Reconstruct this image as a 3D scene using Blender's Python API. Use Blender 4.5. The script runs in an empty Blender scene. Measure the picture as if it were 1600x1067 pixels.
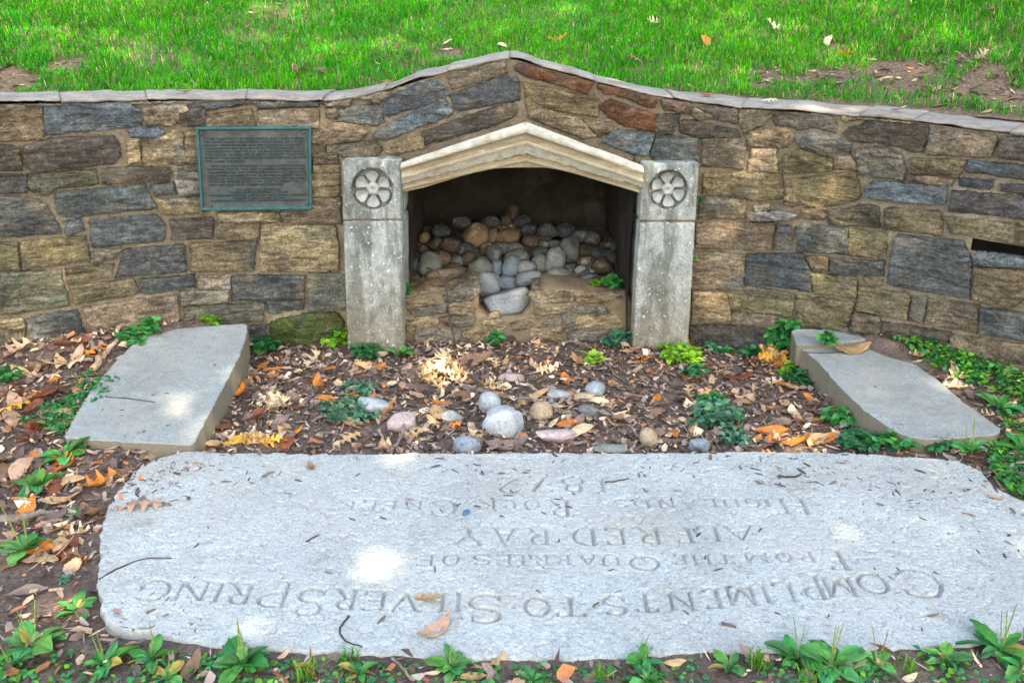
import bpy, bmesh, math, random
import numpy as np
from mathutils import Vector, geometry

random.seed(7)
RNG = np.random.default_rng(11)
SC = bpy.context.scene
COL = SC.collection

# ------------------------------------------------------------------ camera
F, CX, CY = 1450.0, 800.0, 533.5
PITCH = math.radians(20.6)
CAM_H = 1.65
cam = bpy.data.objects.new('camera', bpy.data.cameras.new('camera'))
COL.objects.link(cam)
cam.location = (0, 0, CAM_H)
cam.rotation_euler = (math.pi / 2 - PITCH, 0, 0)
cam.data.sensor_width = 36
cam.data.lens = 36 * F / 1600
cam.data.clip_end = 500
cam.data.clip_start = 0.05
SC.camera = cam

# ------------------------------------------------------------------ light
SUN_DIR = Vector((0.16, -0.62, 0.77)).normalized()
world = bpy.data.worlds.new('World'); SC.world = world
world.use_nodes = True
wn = world.node_tree
bg = wn.nodes['Background']
sky = wn.nodes.new('ShaderNodeTexSky')
sky.sky_type = 'NISHITA'
sky.sun_disc = False
sky.sun_elevation = math.asin(SUN_DIR.z)
sky.sun_rotation = math.atan2(SUN_DIR.x, SUN_DIR.y)
sky.air_density = 1.0
sky.dust_density = 3.0
sky.ozone_density = 0.0
wn.links.new(sky.outputs[0], bg.inputs[0])
bg.inputs[1].default_value = 0.15
sun = bpy.data.objects.new('sun', bpy.data.lights.new('sun', 'SUN'))
COL.objects.link(sun)
sun.data.energy = 2.0
sun.data.angle = math.radians(0.6)
sun.data.color = (1.0, 0.86, 0.66)
sun.rotation_euler = SUN_DIR.to_track_quat('Z', 'Y').to_euler()
vs = SC.view_settings
vs.view_transform = 'Standard'; vs.look = 'None'
vs.exposure = 2.75
vs.use_white_balance = True; vs.white_balance_temperature = 7100; vs.white_balance_tint = 10; vs.gamma = 1.0; vs.use_curve_mapping = False

# ------------------------------------------------------------------ maths helpers
FWD = np.array([0, math.cos(PITCH), -math.sin(PITCH)])
UPV = np.array([0, math.sin(PITCH), math.cos(PITCH)])
CAMP = np.array([0, 0, CAM_H])
def ray(px, py):
    px = np.asarray(px, float); py = np.asarray(py, float)
    u = (px - CX) / F; v = (CY - py) / F
    return np.stack([u, FWD[1] + v * UPV[1], FWD[2] + v * UPV[2]], -1)
def on_z(px, py, z):
    d = ray(px, py); t = (z - CAM_H) / d[..., 2]
    return CAMP + d * t[..., None]
def on_y(px, py, y):
    d = ray(px, py); t = y / d[..., 1]
    return CAMP + d * t[..., None]
def zdepth(p):
    return float(np.dot(np.asarray(p) - CAMP, FWD))
def sstep(a, b, x):
    t = np.clip((x - a) / (b - a), 0, 1); return t * t * (3 - 2 * t)

def _hash(ix, iy, iz, seed):
    h = (ix * 374761393 + iy * 668265263 + iz * 1442695041 + seed * 974711) & 0xffffffff
    h = ((h ^ (h >> 13)) * 1274126177) & 0xffffffff
    h = (h ^ (h >> 16)) & 0xffffffff
    return h / 4294967295.0
def vnoise(P, seed=0):
    P = np.asarray(P, float); I = np.floor(P).astype(np.int64); f = P - I; f = f * f * (3 - 2 * f)
    r = 0
    for dx in (0, 1):
        for dy in (0, 1):
            for dz in (0, 1):
                w = (f[:, 0] if dx else 1 - f[:, 0]) * (f[:, 1] if dy else 1 - f[:, 1]) * (f[:, 2] if dz else 1 - f[:, 2])
                r = r + w * _hash(I[:, 0] + dx, I[:, 1] + dy, I[:, 2] + dz, seed)
    return r * 2 - 1
def fbm(P, octv=4, seed=0, gain=.5):
    P = np.asarray(P, float); a, s, r = 1.0, 0.0, 0
    for o in range(octv):
        r = r + a * vnoise(P * (2 ** o), seed + o * 17); s += a; a *= gain
    return r / s
def n2(x, y, f, seed=0, octv=3):
    x = np.asarray(x, float); y = np.asarray(y, float)
    return fbm(np.stack([x.ravel() * f, y.ravel() * f, np.full(x.size, seed * .37)], 1), octv, seed).reshape(x.shape)

def in_poly(P, poly):
    P = np.asarray(P, float); x, y = P[:, 0], P[:, 1]; c = np.zeros(len(P), bool); n = len(poly)
    for i in range(n):
        x1, y1 = poly[i]; x2, y2 = poly[(i + 1) % n]
        if y1 == y2: continue
        k = ((y1 > y) != (y2 > y)) & (x < (x2 - x1) * (y - y1) / (y2 - y1) + x1); c ^= k
    return c
def seg_dist(P, pts, closed=True):
    P = np.asarray(P, float); best = np.full(len(P), 1e9); n = len(pts)
    for i in range(n if closed else n - 1):
        a = np.asarray(pts[i], float); b = np.asarray(pts[(i + 1) % n], float); ab = b - a
        L = max(ab @ ab, 1e-12)
        t = np.clip(((P - a) @ ab) / L, 0, 1)
        q = P - (a + t[:, None] * ab)
        best = np.minimum(best, np.hypot(q[:, 0], q[:, 1]))
    return best
def area2(p):
    p = np.asarray(p); return .5 * np.sum(p[:, 0] * np.roll(p[:, 1], -1) - np.roll(p[:, 0], -1) * p[:, 1])

# ------------------------------------------------------------------ object helpers
WL = {}
def link(o, parent, origin):
    COL.objects.link(o)
    o.location = Vector(origin)
    if parent is not None:
        o.parent = parent
        o.location = Vector(np.asarray(origin, float) - WL[parent.name])
    WL[o.name] = np.asarray(origin, float)
    return o
def mk(name, V, Fc, mat=None, parent=None, col=None, origin=None, smooth=True, tint=None, flat_from=None):
    V = np.asarray(V, float)
    if origin is None:
        origin = np.array([V[:, 0].mean(), V[:, 1].mean(), V[:, 2].min()])
    origin = np.asarray(origin, float)
    me = bpy.data.meshes.new(name)
    L = V - origin
    if isinstance(Fc, np.ndarray):
        k = Fc.shape[1]; n = len(Fc)
        me.vertices.add(len(L)); me.vertices.foreach_set('co', L.astype(np.float32).ravel())
        me.loops.add(n * k); me.loops.foreach_set('vertex_index', Fc.astype(np.int32).ravel())
        me.polygons.add(n); me.polygons.foreach_set('loop_start', np.arange(0, n * k, k, dtype=np.int32))
        me.update(calc_edges=True)
    else:
        me.from_pydata([tuple(v) for v in L], [], [tuple(f) for f in Fc])
    if col is not None:
        c = np.ones((len(V), 4), np.float32); c[:, :3] = np.asarray(col)[:, :3]
        ca = me.color_attributes.new('Col', 'FLOAT_COLOR', 'POINT'); ca.data.foreach_set('color', c.ravel())
    if smooth: me.polygons.foreach_set('use_smooth', np.ones(len(me.polygons), bool))
    if flat_from is not None:
        a = np.ones(len(me.polygons), bool); a[flat_from:] = False; me.polygons.foreach_set('use_smooth', a)
    me.update()
    if mat: me.materials.append(mat)
    o = bpy.data.objects.new(name, me)
    if tint is not None: o.color = (*tint[:3], 1)
    return link(o, parent, origin)
def empty(name, origin, parent=None):
    o = bpy.data.objects.new(name, None); o.empty_display_size = .1
    return link(o, parent, origin)
def tag(o, label=None, cat=None, group=None, kind=None):
    if label: o['label'] = label
    if cat: o['category'] = cat
    if group: o['group'] = group
    if kind: o['kind'] = kind
    return o
def grid_faces(nu, nv):
    i = np.arange(nu - 1)[:, None] * nv + np.arange(nv - 1)[None]
    i = i.ravel(); return np.stack([i, i + nv, i + nv + 1, i + 1], 1)
class Bag:
    """collects loose pieces into one mesh"""
    def __init__(s): s.V = []; s.F = []; s.C = []; s.n = 0
    def add(s, V, Fc, c=None):
        V = np.asarray(V, float); s.V.append(V)
        s.F += [[i + s.n for i in f] for f in Fc]
        if c is not None: s.C.append(np.tile(np.asarray(c, float)[:3], (len(V), 1)) if np.ndim(c) == 1 else np.asarray(c)[:, :3])
        s.n += len(V)
    def build(s, name, mat, parent=None, **k):
        return mk(name, np.concatenate(s.V), s.F, mat, parent, col=np.concatenate(s.C) if s.C else None, **k)
def tube(pts, rad, seg=6, wob=0, seed=0):
    pts = [Vector(p) for p in pts]; n = len(pts); V = []; Fc = []
    r = rad if hasattr(rad, '__len__') else [rad] * n
    rr = random.Random(seed)
    for i, p in enumerate(pts):
        t = (pts[min(i + 1, n - 1)] - pts[max(i - 1, 0)])
        t = t.normalized() if t.length > 1e-9 else Vector((0, 0, 1))
        a = t.cross(Vector((0, 0, 1)) if abs(t.z) < .9 else Vector((1, 0, 0))).normalized(); b = t.cross(a)
        for k in range(seg):
            q = 2 * math.pi * k / seg; R = r[i] * (1 + wob * rr.uniform(-1, 1))
            V.append(p + (a * math.cos(q) + b * math.sin(q)) * R)
    for i in range(n - 1):
        for k in range(seg):
            k2 = (k + 1) % seg; Fc.append([i * seg + k, i * seg + k2, (i + 1) * seg + k2, (i + 1) * seg + k])
    Fc.append(list(range(seg))[::-1]); Fc.append([(n - 1) * seg + k for k in range(seg)])
    return np.array([tuple(v) for v in V]), Fc
def smoothline(pts, n=4):
    """Catmull-Rom through the points"""
    P = [np.asarray(p, float) for p in pts]; P = [2 * P[0] - P[1]] + P + [2 * P[-1] - P[-2]]; out = []
    for i in range(1, len(P) - 2):
        for k in range(n):
            t = k / n
            out.append(.5 * ((2 * P[i]) + (P[i + 1] - P[i - 1]) * t + (2 * P[i - 1] - 5 * P[i] + 4 * P[i + 1] - P[i + 2]) * t * t + (3 * P[i] - P[i - 1] - 3 * P[i + 1] + P[i + 2]) * t ** 3))
    out.append(P[-2]); return out

# ------------------------------------------------------------------ materials
class MB:
    def __init__(s, name):
        s.m = bpy.data.materials.new(name); s.m.use_nodes = True; s.t = s.m.node_tree
        s.b = s.t.nodes['Principled BSDF']; s.b.inputs['Roughness'].default_value = .9
        s.b.inputs['Specular IOR Level'].default_value = .25
        s.pos = s.n('ShaderNodeNewGeometry').outputs['Position']; s.c = None; s.bumps = []
    def n(s, t): return s.t.nodes.new(t)
    def l(s, a, b): s.t.links.new(a, b)
    def rgb(s, c): n = s.n('ShaderNodeRGB'); n.outputs[0].default_value = (*c, 1); s.c = n.outputs[0]; return s
    def obj(s): s.oi = s.n('ShaderNodeObjectInfo'); s.c = s.oi.outputs['Color']; return s
    def attr(s): n = s.n('ShaderNodeAttribute'); n.attribute_name = 'Col'; s.c = n.outputs['Color']; return s
    def noise(s, scale, detail=4, rough=.6, sx=(1, 1, 1), rot=(0, 0, 0), dist=0, per=False):
        mp = s.n('ShaderNodeMapping'); s.l(s.pos, mp.inputs[0]); mp.inputs['Scale'].default_value = sx; mp.inputs['Rotation'].default_value = rot
        if per:
            oi = s.n('ShaderNodeObjectInfo'); mu = s.n('ShaderNodeMath'); mu.operation = 'MULTIPLY'; mu.inputs[1].default_value = 37
            s.l(oi.outputs['Random'], mu.inputs[0]); cb = s.n('ShaderNodeCombineXYZ')
            for k in range(3): s.l(mu.outputs[0], cb.inputs[k])
            s.l(cb.outputs[0], mp.inputs['Location'])
        nz = s.n('ShaderNodeTexNoise'); s.l(mp.outputs[0], nz.inputs['Vector'])
        nz.inputs['Scale'].default_value = scale; nz.inputs['Detail'].default_value = detail; nz.inputs['Roughness'].default_value = rough; nz.inputs['Distortion'].default_value = dist
        return nz.outputs[0]
    def ramp(s, v, lo, hi, a=0, b=1):
        r = s.n('ShaderNodeMapRange'); r.clamp = True; s.l(v, r.inputs[0])
        r.inputs[1].default_value = lo; r.inputs[2].default_value = hi; r.inputs[3].default_value = a; r.inputs[4].default_value = b
        return r.outputs[0]
    def mix(s, fac, col, mode='MIX'):
        m = s.n('ShaderNodeMix'); m.data_type = 'RGBA'; m.blend_type = mode
        if isinstance(fac, (int, float)): m.inputs[0].default_value = fac
        else: s.l(fac, m.inputs[0])
        s.l(s.c, m.inputs[6])
        if hasattr(col, 'links'): s.l(col, m.inputs[7])
        else: m.inputs[7].default_value = (*col, 1)
        s.c = m.outputs[2]; return s
    def val(s, v, lo, hi, a, b):
        """multiply colour by a..b following noise v between lo..hi"""
        r = s.ramp(v, lo, hi, a, b); c = s.n('ShaderNodeCombineColor')
        for k in range(3): s.l(r, c.inputs[k])
        return s.mix(1.0, c.outputs[0], 'MULTIPLY')
    def bump(s, v, strength=.5, dist=.01):
        b = s.n('ShaderNodeBump'); b.inputs['Strength'].default_value = strength; b.inputs['Distance'].default_value = dist
        s.l(v, b.inputs['Height'])
        if s.bumps: s.l(s.bumps[-1], b.inputs['Normal'])
        s.bumps.append(b.outputs[0]); return s
    def done(s, rough=None, trans=0):
        s.l(s.c, s.b.inputs['Base Color'])
        if s.bumps: s.l(s.bumps[-1], s.b.inputs['Normal'])
        if rough is not None: s.b.inputs['Roughness'].default_value = rough
        if trans:
            tr = s.n('ShaderNodeBsdfTranslucent'); mx = s.n('ShaderNodeMixShader'); mx.inputs[0].default_value = trans
            s.l(s.c, tr.inputs[0]); s.l(s.b.outputs[0], mx.inputs[1]); s.l(tr.outputs[0], mx.inputs[2])
            s.l(mx.outputs[0], s.t.nodes['Material Output'].inputs[0])
        return s.m

def m_stone():
    s = MB('rubble_stone').obj()
    big = s.noise(6, 5, .65, per=True); lay = s.noise(9, 7, .7, (1, 1, 4.2), (0, .14, 0), 1.1, per=True); fine = s.noise(85, 4, .75)
    s.mix(s.ramp(s.noise(5, 5, .65, per=True), .50, .66, 0, .62), (.15, .112, .065))
    s.mix(s.ramp(s.noise(4.3, 5, .65, per=True), .54, .68, 0, .55), (.085, .105, .108))
    s.val(big, .3, .7, .5, 1.5); s.val(lay, .34, .66, .42, 1.5); s.val(fine, .32, .68, .55, 1.45); s.val(s.noise(36, 5, .75, (1, 1, 1.8)), .34, .66, .62, 1.38); s.val(s.noise(190, 3, .8), .34, .66, .68, 1.32)
    s.mix(s.ramp(s.noise(14, 6, .72, per=True), .60, .70, 0, .55), (.27, .225, .15))
    s.mix(s.ramp(s.noise(10, 6, .72, (1, 1, 3), dist=1.5, per=True), .60, .68, 0, .7), (.030, .028, .027))
    s.mix(s.ramp(s.noise(48, 4, .7, per=True), .66, .72, 0, .6), (.32, .30, .23))
    s.mix(s.ramp(s.noise(12, 7, .78, (1, 1, 6), (0, .10, 0), 1.6, per=True), .43, .39, 0, .75), (.022, .02, .018))
    s.bump(lay, .95, .03).bump(s.noise(42, 6, .75, (1, 1, 2)), .7, .010).bump(s.noise(150, 4, .7), .45, .004)
    return s.done(.85)
def m_mortar():
    s = MB('lime_mortar').rgb((.185, .152, .104))
    s.val(s.noise(5, 4), .3, .7, .7, 1.25); s.val(s.noise(60, 4, .7), .3, .7, .7, 1.25)
    z = s.n('ShaderNodeSeparateXYZ'); s.l(s.pos, z.inputs[0])
    patch = s.noise(3.2, 5, .6)
    s.mix(s.ramp(patch, .56, .66, 0, .55), (.33, .29, .23)).mix(s.ramp(s.noise(7, 5, .7), .58, .7, 0, .6), (.07, .055, .04))
    s.val(s.noise(150, 4, .8), .32, .68, .6, 1.4).bump(s.noise(40, 5, .7), .8, .012).bump(s.noise(220, 3), .5, .003)
    return s.done(.95)
def m_coping():
    s = MB('coping_stone').obj()
    s.val(s.noise(9, 5, .65), .3, .7, .7, 1.2); s.val(s.noise(80, 4, .7), .3, .7, .8, 1.15)
    s.mix(s.ramp(s.noise(7, 6, .75), .50, .64, 0, .75), (.15, .115, .072)).mix(s.ramp(s.noise(15, 5, .75), .58, .68, 0, .6), (.07, .06, .05)).mix(s.ramp(s.noise(11, 5, .7), .60, .68, 0, .4), (.42, .42, .39))
    s.bump(s.noise(26, 6, .75), .8, .012)
    return s.done(.9)
def m_lime():
    s = MB('pale_limestone').rgb((.265, .285, .265))
    z = s.n('ShaderNodeSeparateXYZ'); s.l(s.pos, z.inputs[0])
    streak = s.noise(9, 5, .65, (1.6, 1.6, .35))
    s.mix(s.ramp(streak, .42, .56, 0, .85), (.10, .112, .095))
    s.mix(s.ramp(z.outputs[2], .42, .05, 0, .55), (.17, .13, .08))
    s.val(s.noise(16, 5, .7), .3, .7, .65, 1.3)
    s.val(s.noise(120, 4, .75), .32, .68, .7, 1.3)
    s.mix(s.ramp(s.noise(60, 3, .6), .66, .69, 0, .9), (.62, .62, .57)).mix(s.ramp(s.noise(95, 3, .6, rot=(1, 1, 0)), .66, .7, 0, .9), (.04, .04, .035))
    s.bump(s.noise(70, 5, .75), .5, .005)
    return s.done(.85)
def m_petal():
    s = MB('washed_limestone').rgb((.31, .32, .30))
    s.val(s.noise(30, 5, .7), .3, .7, .7, 1.2).bump(s.noise(90, 5, .75), .4, .003)
    return s.done(.8)
def m_lintel():
    s = MB('golden_limestone').rgb((.31, .265, .175))
    s.val(s.noise(10, 5, .65, (.6, 1, 3)), .3, .7, .65, 1.25)
    s.mix(s.ramp(s.noise(7, 5, .65, (.6, 1, 4)), .5, .64, 0, .6), (.20, .14, .075))
    s.mix(s.ramp(s.noise(14, 6, .7), .60, .68, 0, .6), (.50, .49, .43))
    s.val(s.noise(110, 3), .3, .7, .8, 1.2)
    s.bump(s.noise(60, 5, .7), .4, .004)
    return s.done(.85)
def m_lintel_pale():
    s = MB('bleached_limestone').rgb((.40, .39, .32))
    s.val(s.noise(22, 5, .7), .3, .7, .7, 1.2).mix(s.ramp(s.noise(12, 5, .7, (.6, 1, 3)), .56, .66, 0, .7), (.27, .20, .10)).bump(s.noise(50, 5, .7), .6, .006)
    return s.done(.85)
def m_slab(name, c, spk, side):
    s = MB(name).rgb(c)
    s.val(s.noise(3, 5), .3, .7, .84, 1.12); s.val(s.noise(120, 4, .85), .34, .66, .74, 1.2); s.val(s.noise(30, 5, .75), .32, .68, .86, 1.12)
    s.mix(s.ramp(s.noise(85, 5, .8), .64, .69, 0, spk), (.14, .13, .11))
    s.mix(s.ramp(s.noise(170, 2, .6, rot=(1, 0, 0)), .66, .71, 0, .6), (.66, .68, .65))
    s.mix(s.ramp(s.noise(2.2, 7, .72), .50, .68, 0, .42), (.35, .31, .255))
    s.mix(s.ramp(s.noise(5.5, 7, .78, dist=.8), .57, .69, 0, .5), (.21, .185, .15))
    s.mix(s.ramp(s.noise(3.1, 6, .7, rot=(0, 0, 1)), .60, .70, 0, .4), (.30, .33, .31))
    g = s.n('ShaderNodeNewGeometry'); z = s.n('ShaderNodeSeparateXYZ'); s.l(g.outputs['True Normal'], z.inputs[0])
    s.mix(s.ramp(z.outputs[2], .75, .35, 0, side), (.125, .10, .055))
    s.bump(s.noise(80, 6, .8), .6, .006).bump(s.noise(9, 4, .6), .4, .01)
    return s.done(.8)
def m_soil():
    s = MB('dark_soil').rgb((.112, .084, .068))
    s.val(s.noise(6, 5, .65), .3, .7, .6, 1.5); s.val(s.noise(70, 5, .75), .3, .7, .5, 1.6)
    s.mix(s.ramp(s.noise(140, 3, .7), .62, .68, 0, .7), (.22, .16, .11))
    s.bump(s.noise(35, 6, .75), .9, .02).bump(s.noise(200, 4, .7), .6, .004)
    return s.done(.95)
def m_cobble():
    s = MB('river_cobble').obj()
    s.val(s.noise(11, 5, .7, per=True), .3, .7, .6, 1.3); s.val(s.noise(95, 4, .8), .32, .68, .68, 1.28)
    s.mix(s.ramp(s.noise(18, 6, .72, per=True), .57, .68, 0, .5), (.27, .24, .18))
    s.mix(s.ramp(s.noise(26, 5, .72, per=True), .58, .68, 0, .6), (.06, .055, .05))
    s.mix(s.ramp(s.noise(120, 3, .7, per=True), .64, .69, 0, .6), (.45, .45, .42))
    s.bump(s.noise(60, 6, .8), .5, .004)
    return s.done(.75)
def m_leaf(name, attr=False, trans=.25, rough=.55, spot=True, spec=.25):
    s = MB(name); s = s.attr() if attr else s.obj()
    s.val(s.noise(28, 4, .65), .3, .7, .7, 1.3)
    if spot: s.mix(s.ramp(s.noise(60, 4, .7), .62, .7, 0, .5), (.10, .05, .025))
    s.bump(s.noise(120, 3, .6), .25, .002)
    s.b.inputs['Specular IOR Level'].default_value = spec
    return s.done(rough, trans)
def m_simple(name, c, vs_=(.7, 1.3), sc=30, rough=.8, metal=0, bumpd=.004, c2=None, lohi=(.5, .62), f=.7):
    s = MB(name).rgb(c); s.val(s.noise(sc, 5, .65), .3, .7, *vs_)
    if c2: s.mix(s.ramp(s.noise(sc * .45, 5, .7), *lohi, 0, f), c2)
    s.bump(s.noise(sc * 3, 5, .7), .5, bumpd); s.b.inputs['Metallic'].default_value = metal
    return s.done(rough)
M = dict(stone=m_stone(), mortar=m_mortar(), coping=m_coping(), lime=m_lime(), lintel=m_lintel(), petal=m_petal(), lintel_pale=m_lintel_pale(),
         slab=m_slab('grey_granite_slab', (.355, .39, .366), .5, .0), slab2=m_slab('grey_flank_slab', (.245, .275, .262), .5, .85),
         soil=m_soil(), cobble=m_cobble(), leaf=m_leaf('dry_leaf'), litter=m_leaf('litter_fragment', True, .15, .7),
         green=m_leaf('green_leaf', True, .3, .5, False), green_obj=m_leaf('plantain_leaf', False, .25, .42, False),
         grass=m_leaf('grass_blade', True, .35, .8, False, .04),
         rim=m_simple('verdigris', (.024, .095, .094), (.6, 1.3), 40, .6, .2, .003, (.04, .10, .12), f=.6),
         bronze=m_simple('aged_bronze', (.050, .056, .053), (.6, 1.4), 25, .6, .1, .002, (.03, .06, .065), f=.7),
         letter=m_simple('verdigris_lettering', (.006, .028, .03), (.6, 1.4), 60, .5, .2, .001),
         bark=m_simple('dead_wood', (.15, .125, .10), (.5, 1.5), 60, .9, 0, .005, (.26, .25, .20)),
         twig=m_simple('dark_twig', (.055, .042, .035), (.6, 1.4), 60, .85, 0, .003),
         pale=m_simple('pale_dry_wood', (.40, .29, .18), (.6, 1.3), 50, .85, 0, .004),
         niche=m_simple('shade_darkened_render', (.020, .016, .010), (.5, 1.3), 6, .95, 0, .01, (.05, .04, .03)),  # lining colour taken near black to carry the shade inside the niche
         basin=m_simple('sandy_mortar', (.165, .128, .082), (.6, 1.3), 8, .95, 0, .01, (.15, .12, .08)),
         pipe=m_simple('old_pipe', (.06, .055, .05), rough=.6), blue=m_simple('blue_scrap', (.04, .12, .22), rough=.5),
         moss=m_simple('moss', (.035, .075, .01), (.5, 1.5), 60, .95, 0, .01),
         spike=m_simple('seed_spike', (.16, .22, .05), (.6, 1.4), 150, .8))

# ------------------------------------------------------------------ wall plan
Y0 = 4.37
def Yw(x):
    x = np.asarray(x, float)
    l = np.maximum(0, -x - .9); r = np.maximum(0, x - .85)
    return Y0 - .30 * l ** 1.6 - .52 * r ** 1.5
_X = np.linspace(-5, 5, 4001); _Y = Yw(_X)
_S = np.concatenate([[0], np.cumsum(np.hypot(np.diff(_X), np.diff(_Y)))]); _S -= np.interp(0, _X, _S)
_T = np.gradient(_Y, _X)
def wallP(s, z, d):
    s = np.asarray(s, float); x = np.interp(s, _S, _X); y = np.interp(x, _X, _Y); t = np.interp(x, _X, _T)
    L = np.sqrt(1 + t * t)
    return np.stack([x + t / L * d, y - d / L, np.asarray(z, float) + 0 * s], -1)
def wall_hit(px, py):
    d = ray(px, py); a = np.full(np.shape(px), .5); b = np.full(np.shape(px), 12.)
    for _ in range(50):
        m = (a + b) / 2; g = d[..., 1] * m - Yw(d[..., 0] * m); a = np.where(g < 0, m, a); b = np.where(g < 0, b, m)
    return np.stack([np.interp(d[..., 0] * a, _X, _S), CAM_H + d[..., 2] * a], -1)

# top line of the wall, read from the photograph's outline of the coping lip
_tp = np.array([(-100, 161), (0, 159), (120, 157), (240, 155), (370, 153), (470, 157), (515, 155), (560, 148), (610, 137), (660, 121), (705, 108), (750, 98), (792, 89), (808, 90), (850, 103), (930, 125), (1000, 143), (1080, 157), (1150, 166), (1250, 172), (1330, 178), (1430, 187), (1530, 200), (1600, 207), (1700, 220)], float)
_tw = wall_hit(_tp[:, 0], _tp[:, 1])
def ztop(s): return np.interp(s, _tw[:, 0], _tw[:, 1])

# ------------------------------------------------------------------ terrain
SLAB_Z = .06
def niche_h(y): return .15 + (np.minimum(y, 4.95) - 4.6) * .62
def G(x, y):
    x = np.asarray(x, float); y = np.asarray(y, float)
    ax = np.abs(x)
    side = np.where(x < 0, sstep(1.25, 1.5, ax), sstep(1.42, 1.66, ax)) * (.055 + .075 * sstep(3.05, 4.0, y)) * sstep(2.9, 3.1, y)
    front = .052 * (1 - sstep(2.85, 3.08, y) * (1 - sstep(1.15, 1.5, ax) * .6))
    under = -.05 * sstep(1.3, 1.1, np.abs(x - .2) - .12) * sstep(2.0, 2.1, y) * sstep(3.03, 2.9, y)
    z = np.maximum(side, front * 1.0) + under
    z = z + .012 * n2(x, y, 3, 3) + .006 * n2(x, y, 14, 5)
    z = z + .05 * sstep(.25, 0, Yw(x) - y) * sstep(1.15, 1.5, ax)
    inn = (np.abs(x - .03) < .62) & (y > 4.5) & (y < 5.5)
    return np.where(inn, niche_h(y) + .01 * n2(x, y, 9, 4), z)
Gexact = G
_gx0, _gy0, _gh = -3.6, 1.0, .02
_gxs = np.arange(_gx0, 3.6, _gh); _gys = np.arange(_gy0, 5.7, _gh)
_GG = G(*np.meshgrid(_gxs, _gys, indexing='ij'))
def G(x, y):
    fx = np.clip((np.asarray(x, float) - _gx0) / _gh, 0, len(_gxs) - 1.001); fy = np.clip((np.asarray(y, float) - _gy0) / _gh, 0, len(_gys) - 1.001)
    i = fx.astype(int); j = fy.astype(int); a = fx - i; b = fy - j
    return (_GG[i, j] * (1 - a) + _GG[i + 1, j] * a) * (1 - b) + (_GG[i, j + 1] * (1 - a) + _GG[i + 1, j + 1] * a) * b
def on_ground(px, py, up=0.0):
    z = np.zeros(np.shape(px))
    for _ in range(14):
        p = on_z(px, py, z + up); z = .5 * z + .5 * G(p[..., 0], p[..., 1])
    return on_z(px, py, z + up)

xs = np.concatenate([[-60, -30, -15, -8, -5], np.arange(-3.4, 3.41, .025), [5, 8, 15, 30, 60]])
ys = np.concatenate([[-60, -30, -12, -5, -2, 0, .8], np.arange(1.3, 5.45, .025), [6, 8, 15, 30, 60]])
gx, gy = np.meshgrid(xs, ys, indexing='ij')
gz = Gexact(gx, gy)
gz = np.where((gy > 5.44) | (np.abs(gx) > 3.45), np.minimum(gz, .05), gz)
tag(mk('ground', np.stack([gx.ravel(), gy.ravel(), gz.ravel()], 1), grid_faces(len(xs), len(ys))[:, ::-1], M['soil'], origin=(0, 0, 0)), kind='structure')

SLOPE = .30
def hill_z(x, y):
    x = np.asarray(x, float); y = np.asarray(y, float)
    dy = y - (Yw(np.clip(x, -4, 4)) + .30)
    z = 1.185 - .02 * sstep(0.5, 2.2, x) + SLOPE * np.minimum(np.maximum(dy, 0), 12) - .02
    z = z + .02 * n2(x, y, 1.6, 21) + .012 * n2(x, y, 6, 22)
    return z
hx = np.concatenate([[-60, -30, -14, -8], np.arange(-5, 5.01, .06), [8, 14, 30, 60]])
hu = np.concatenate([np.arange(0, 4, .05), [5, 6, 8, 10, 12, 20, 40, 60]])
A, B_ = np.meshgrid(hx, hu, indexing='ij')
HY = Yw(np.clip(A, -4, 4)) + .27 + B_
HZ = hill_z(A, HY)
HZ[:, 0] = np.where(np.abs(A[:, 0]) < 4.2, HZ[:, 0], -.1)
hm = MB('thatchy_soil').rgb((.13, .092, .06))
hm.val(hm.noise(8, 5), .3, .7, .7, 1.3).val(hm.noise(90, 5, .75), .3, .7, .55, 1.4).mix(hm.ramp(hm.noise(60, 4, .7, (1, 1, 1)), .55, .66, 0, .6), (.36, .27, .15)).bump(hm.noise(60, 5, .75), .8, .015)
M['thatch'] = hm.done(.95)
tag(mk('hill', np.stack([A.ravel(), HY.ravel(), HZ.ravel()], 1), grid_faces(len(hx), len(hu))[:, ::-1], M['thatch'], origin=(0, 5, 1)), kind='structure')

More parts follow.
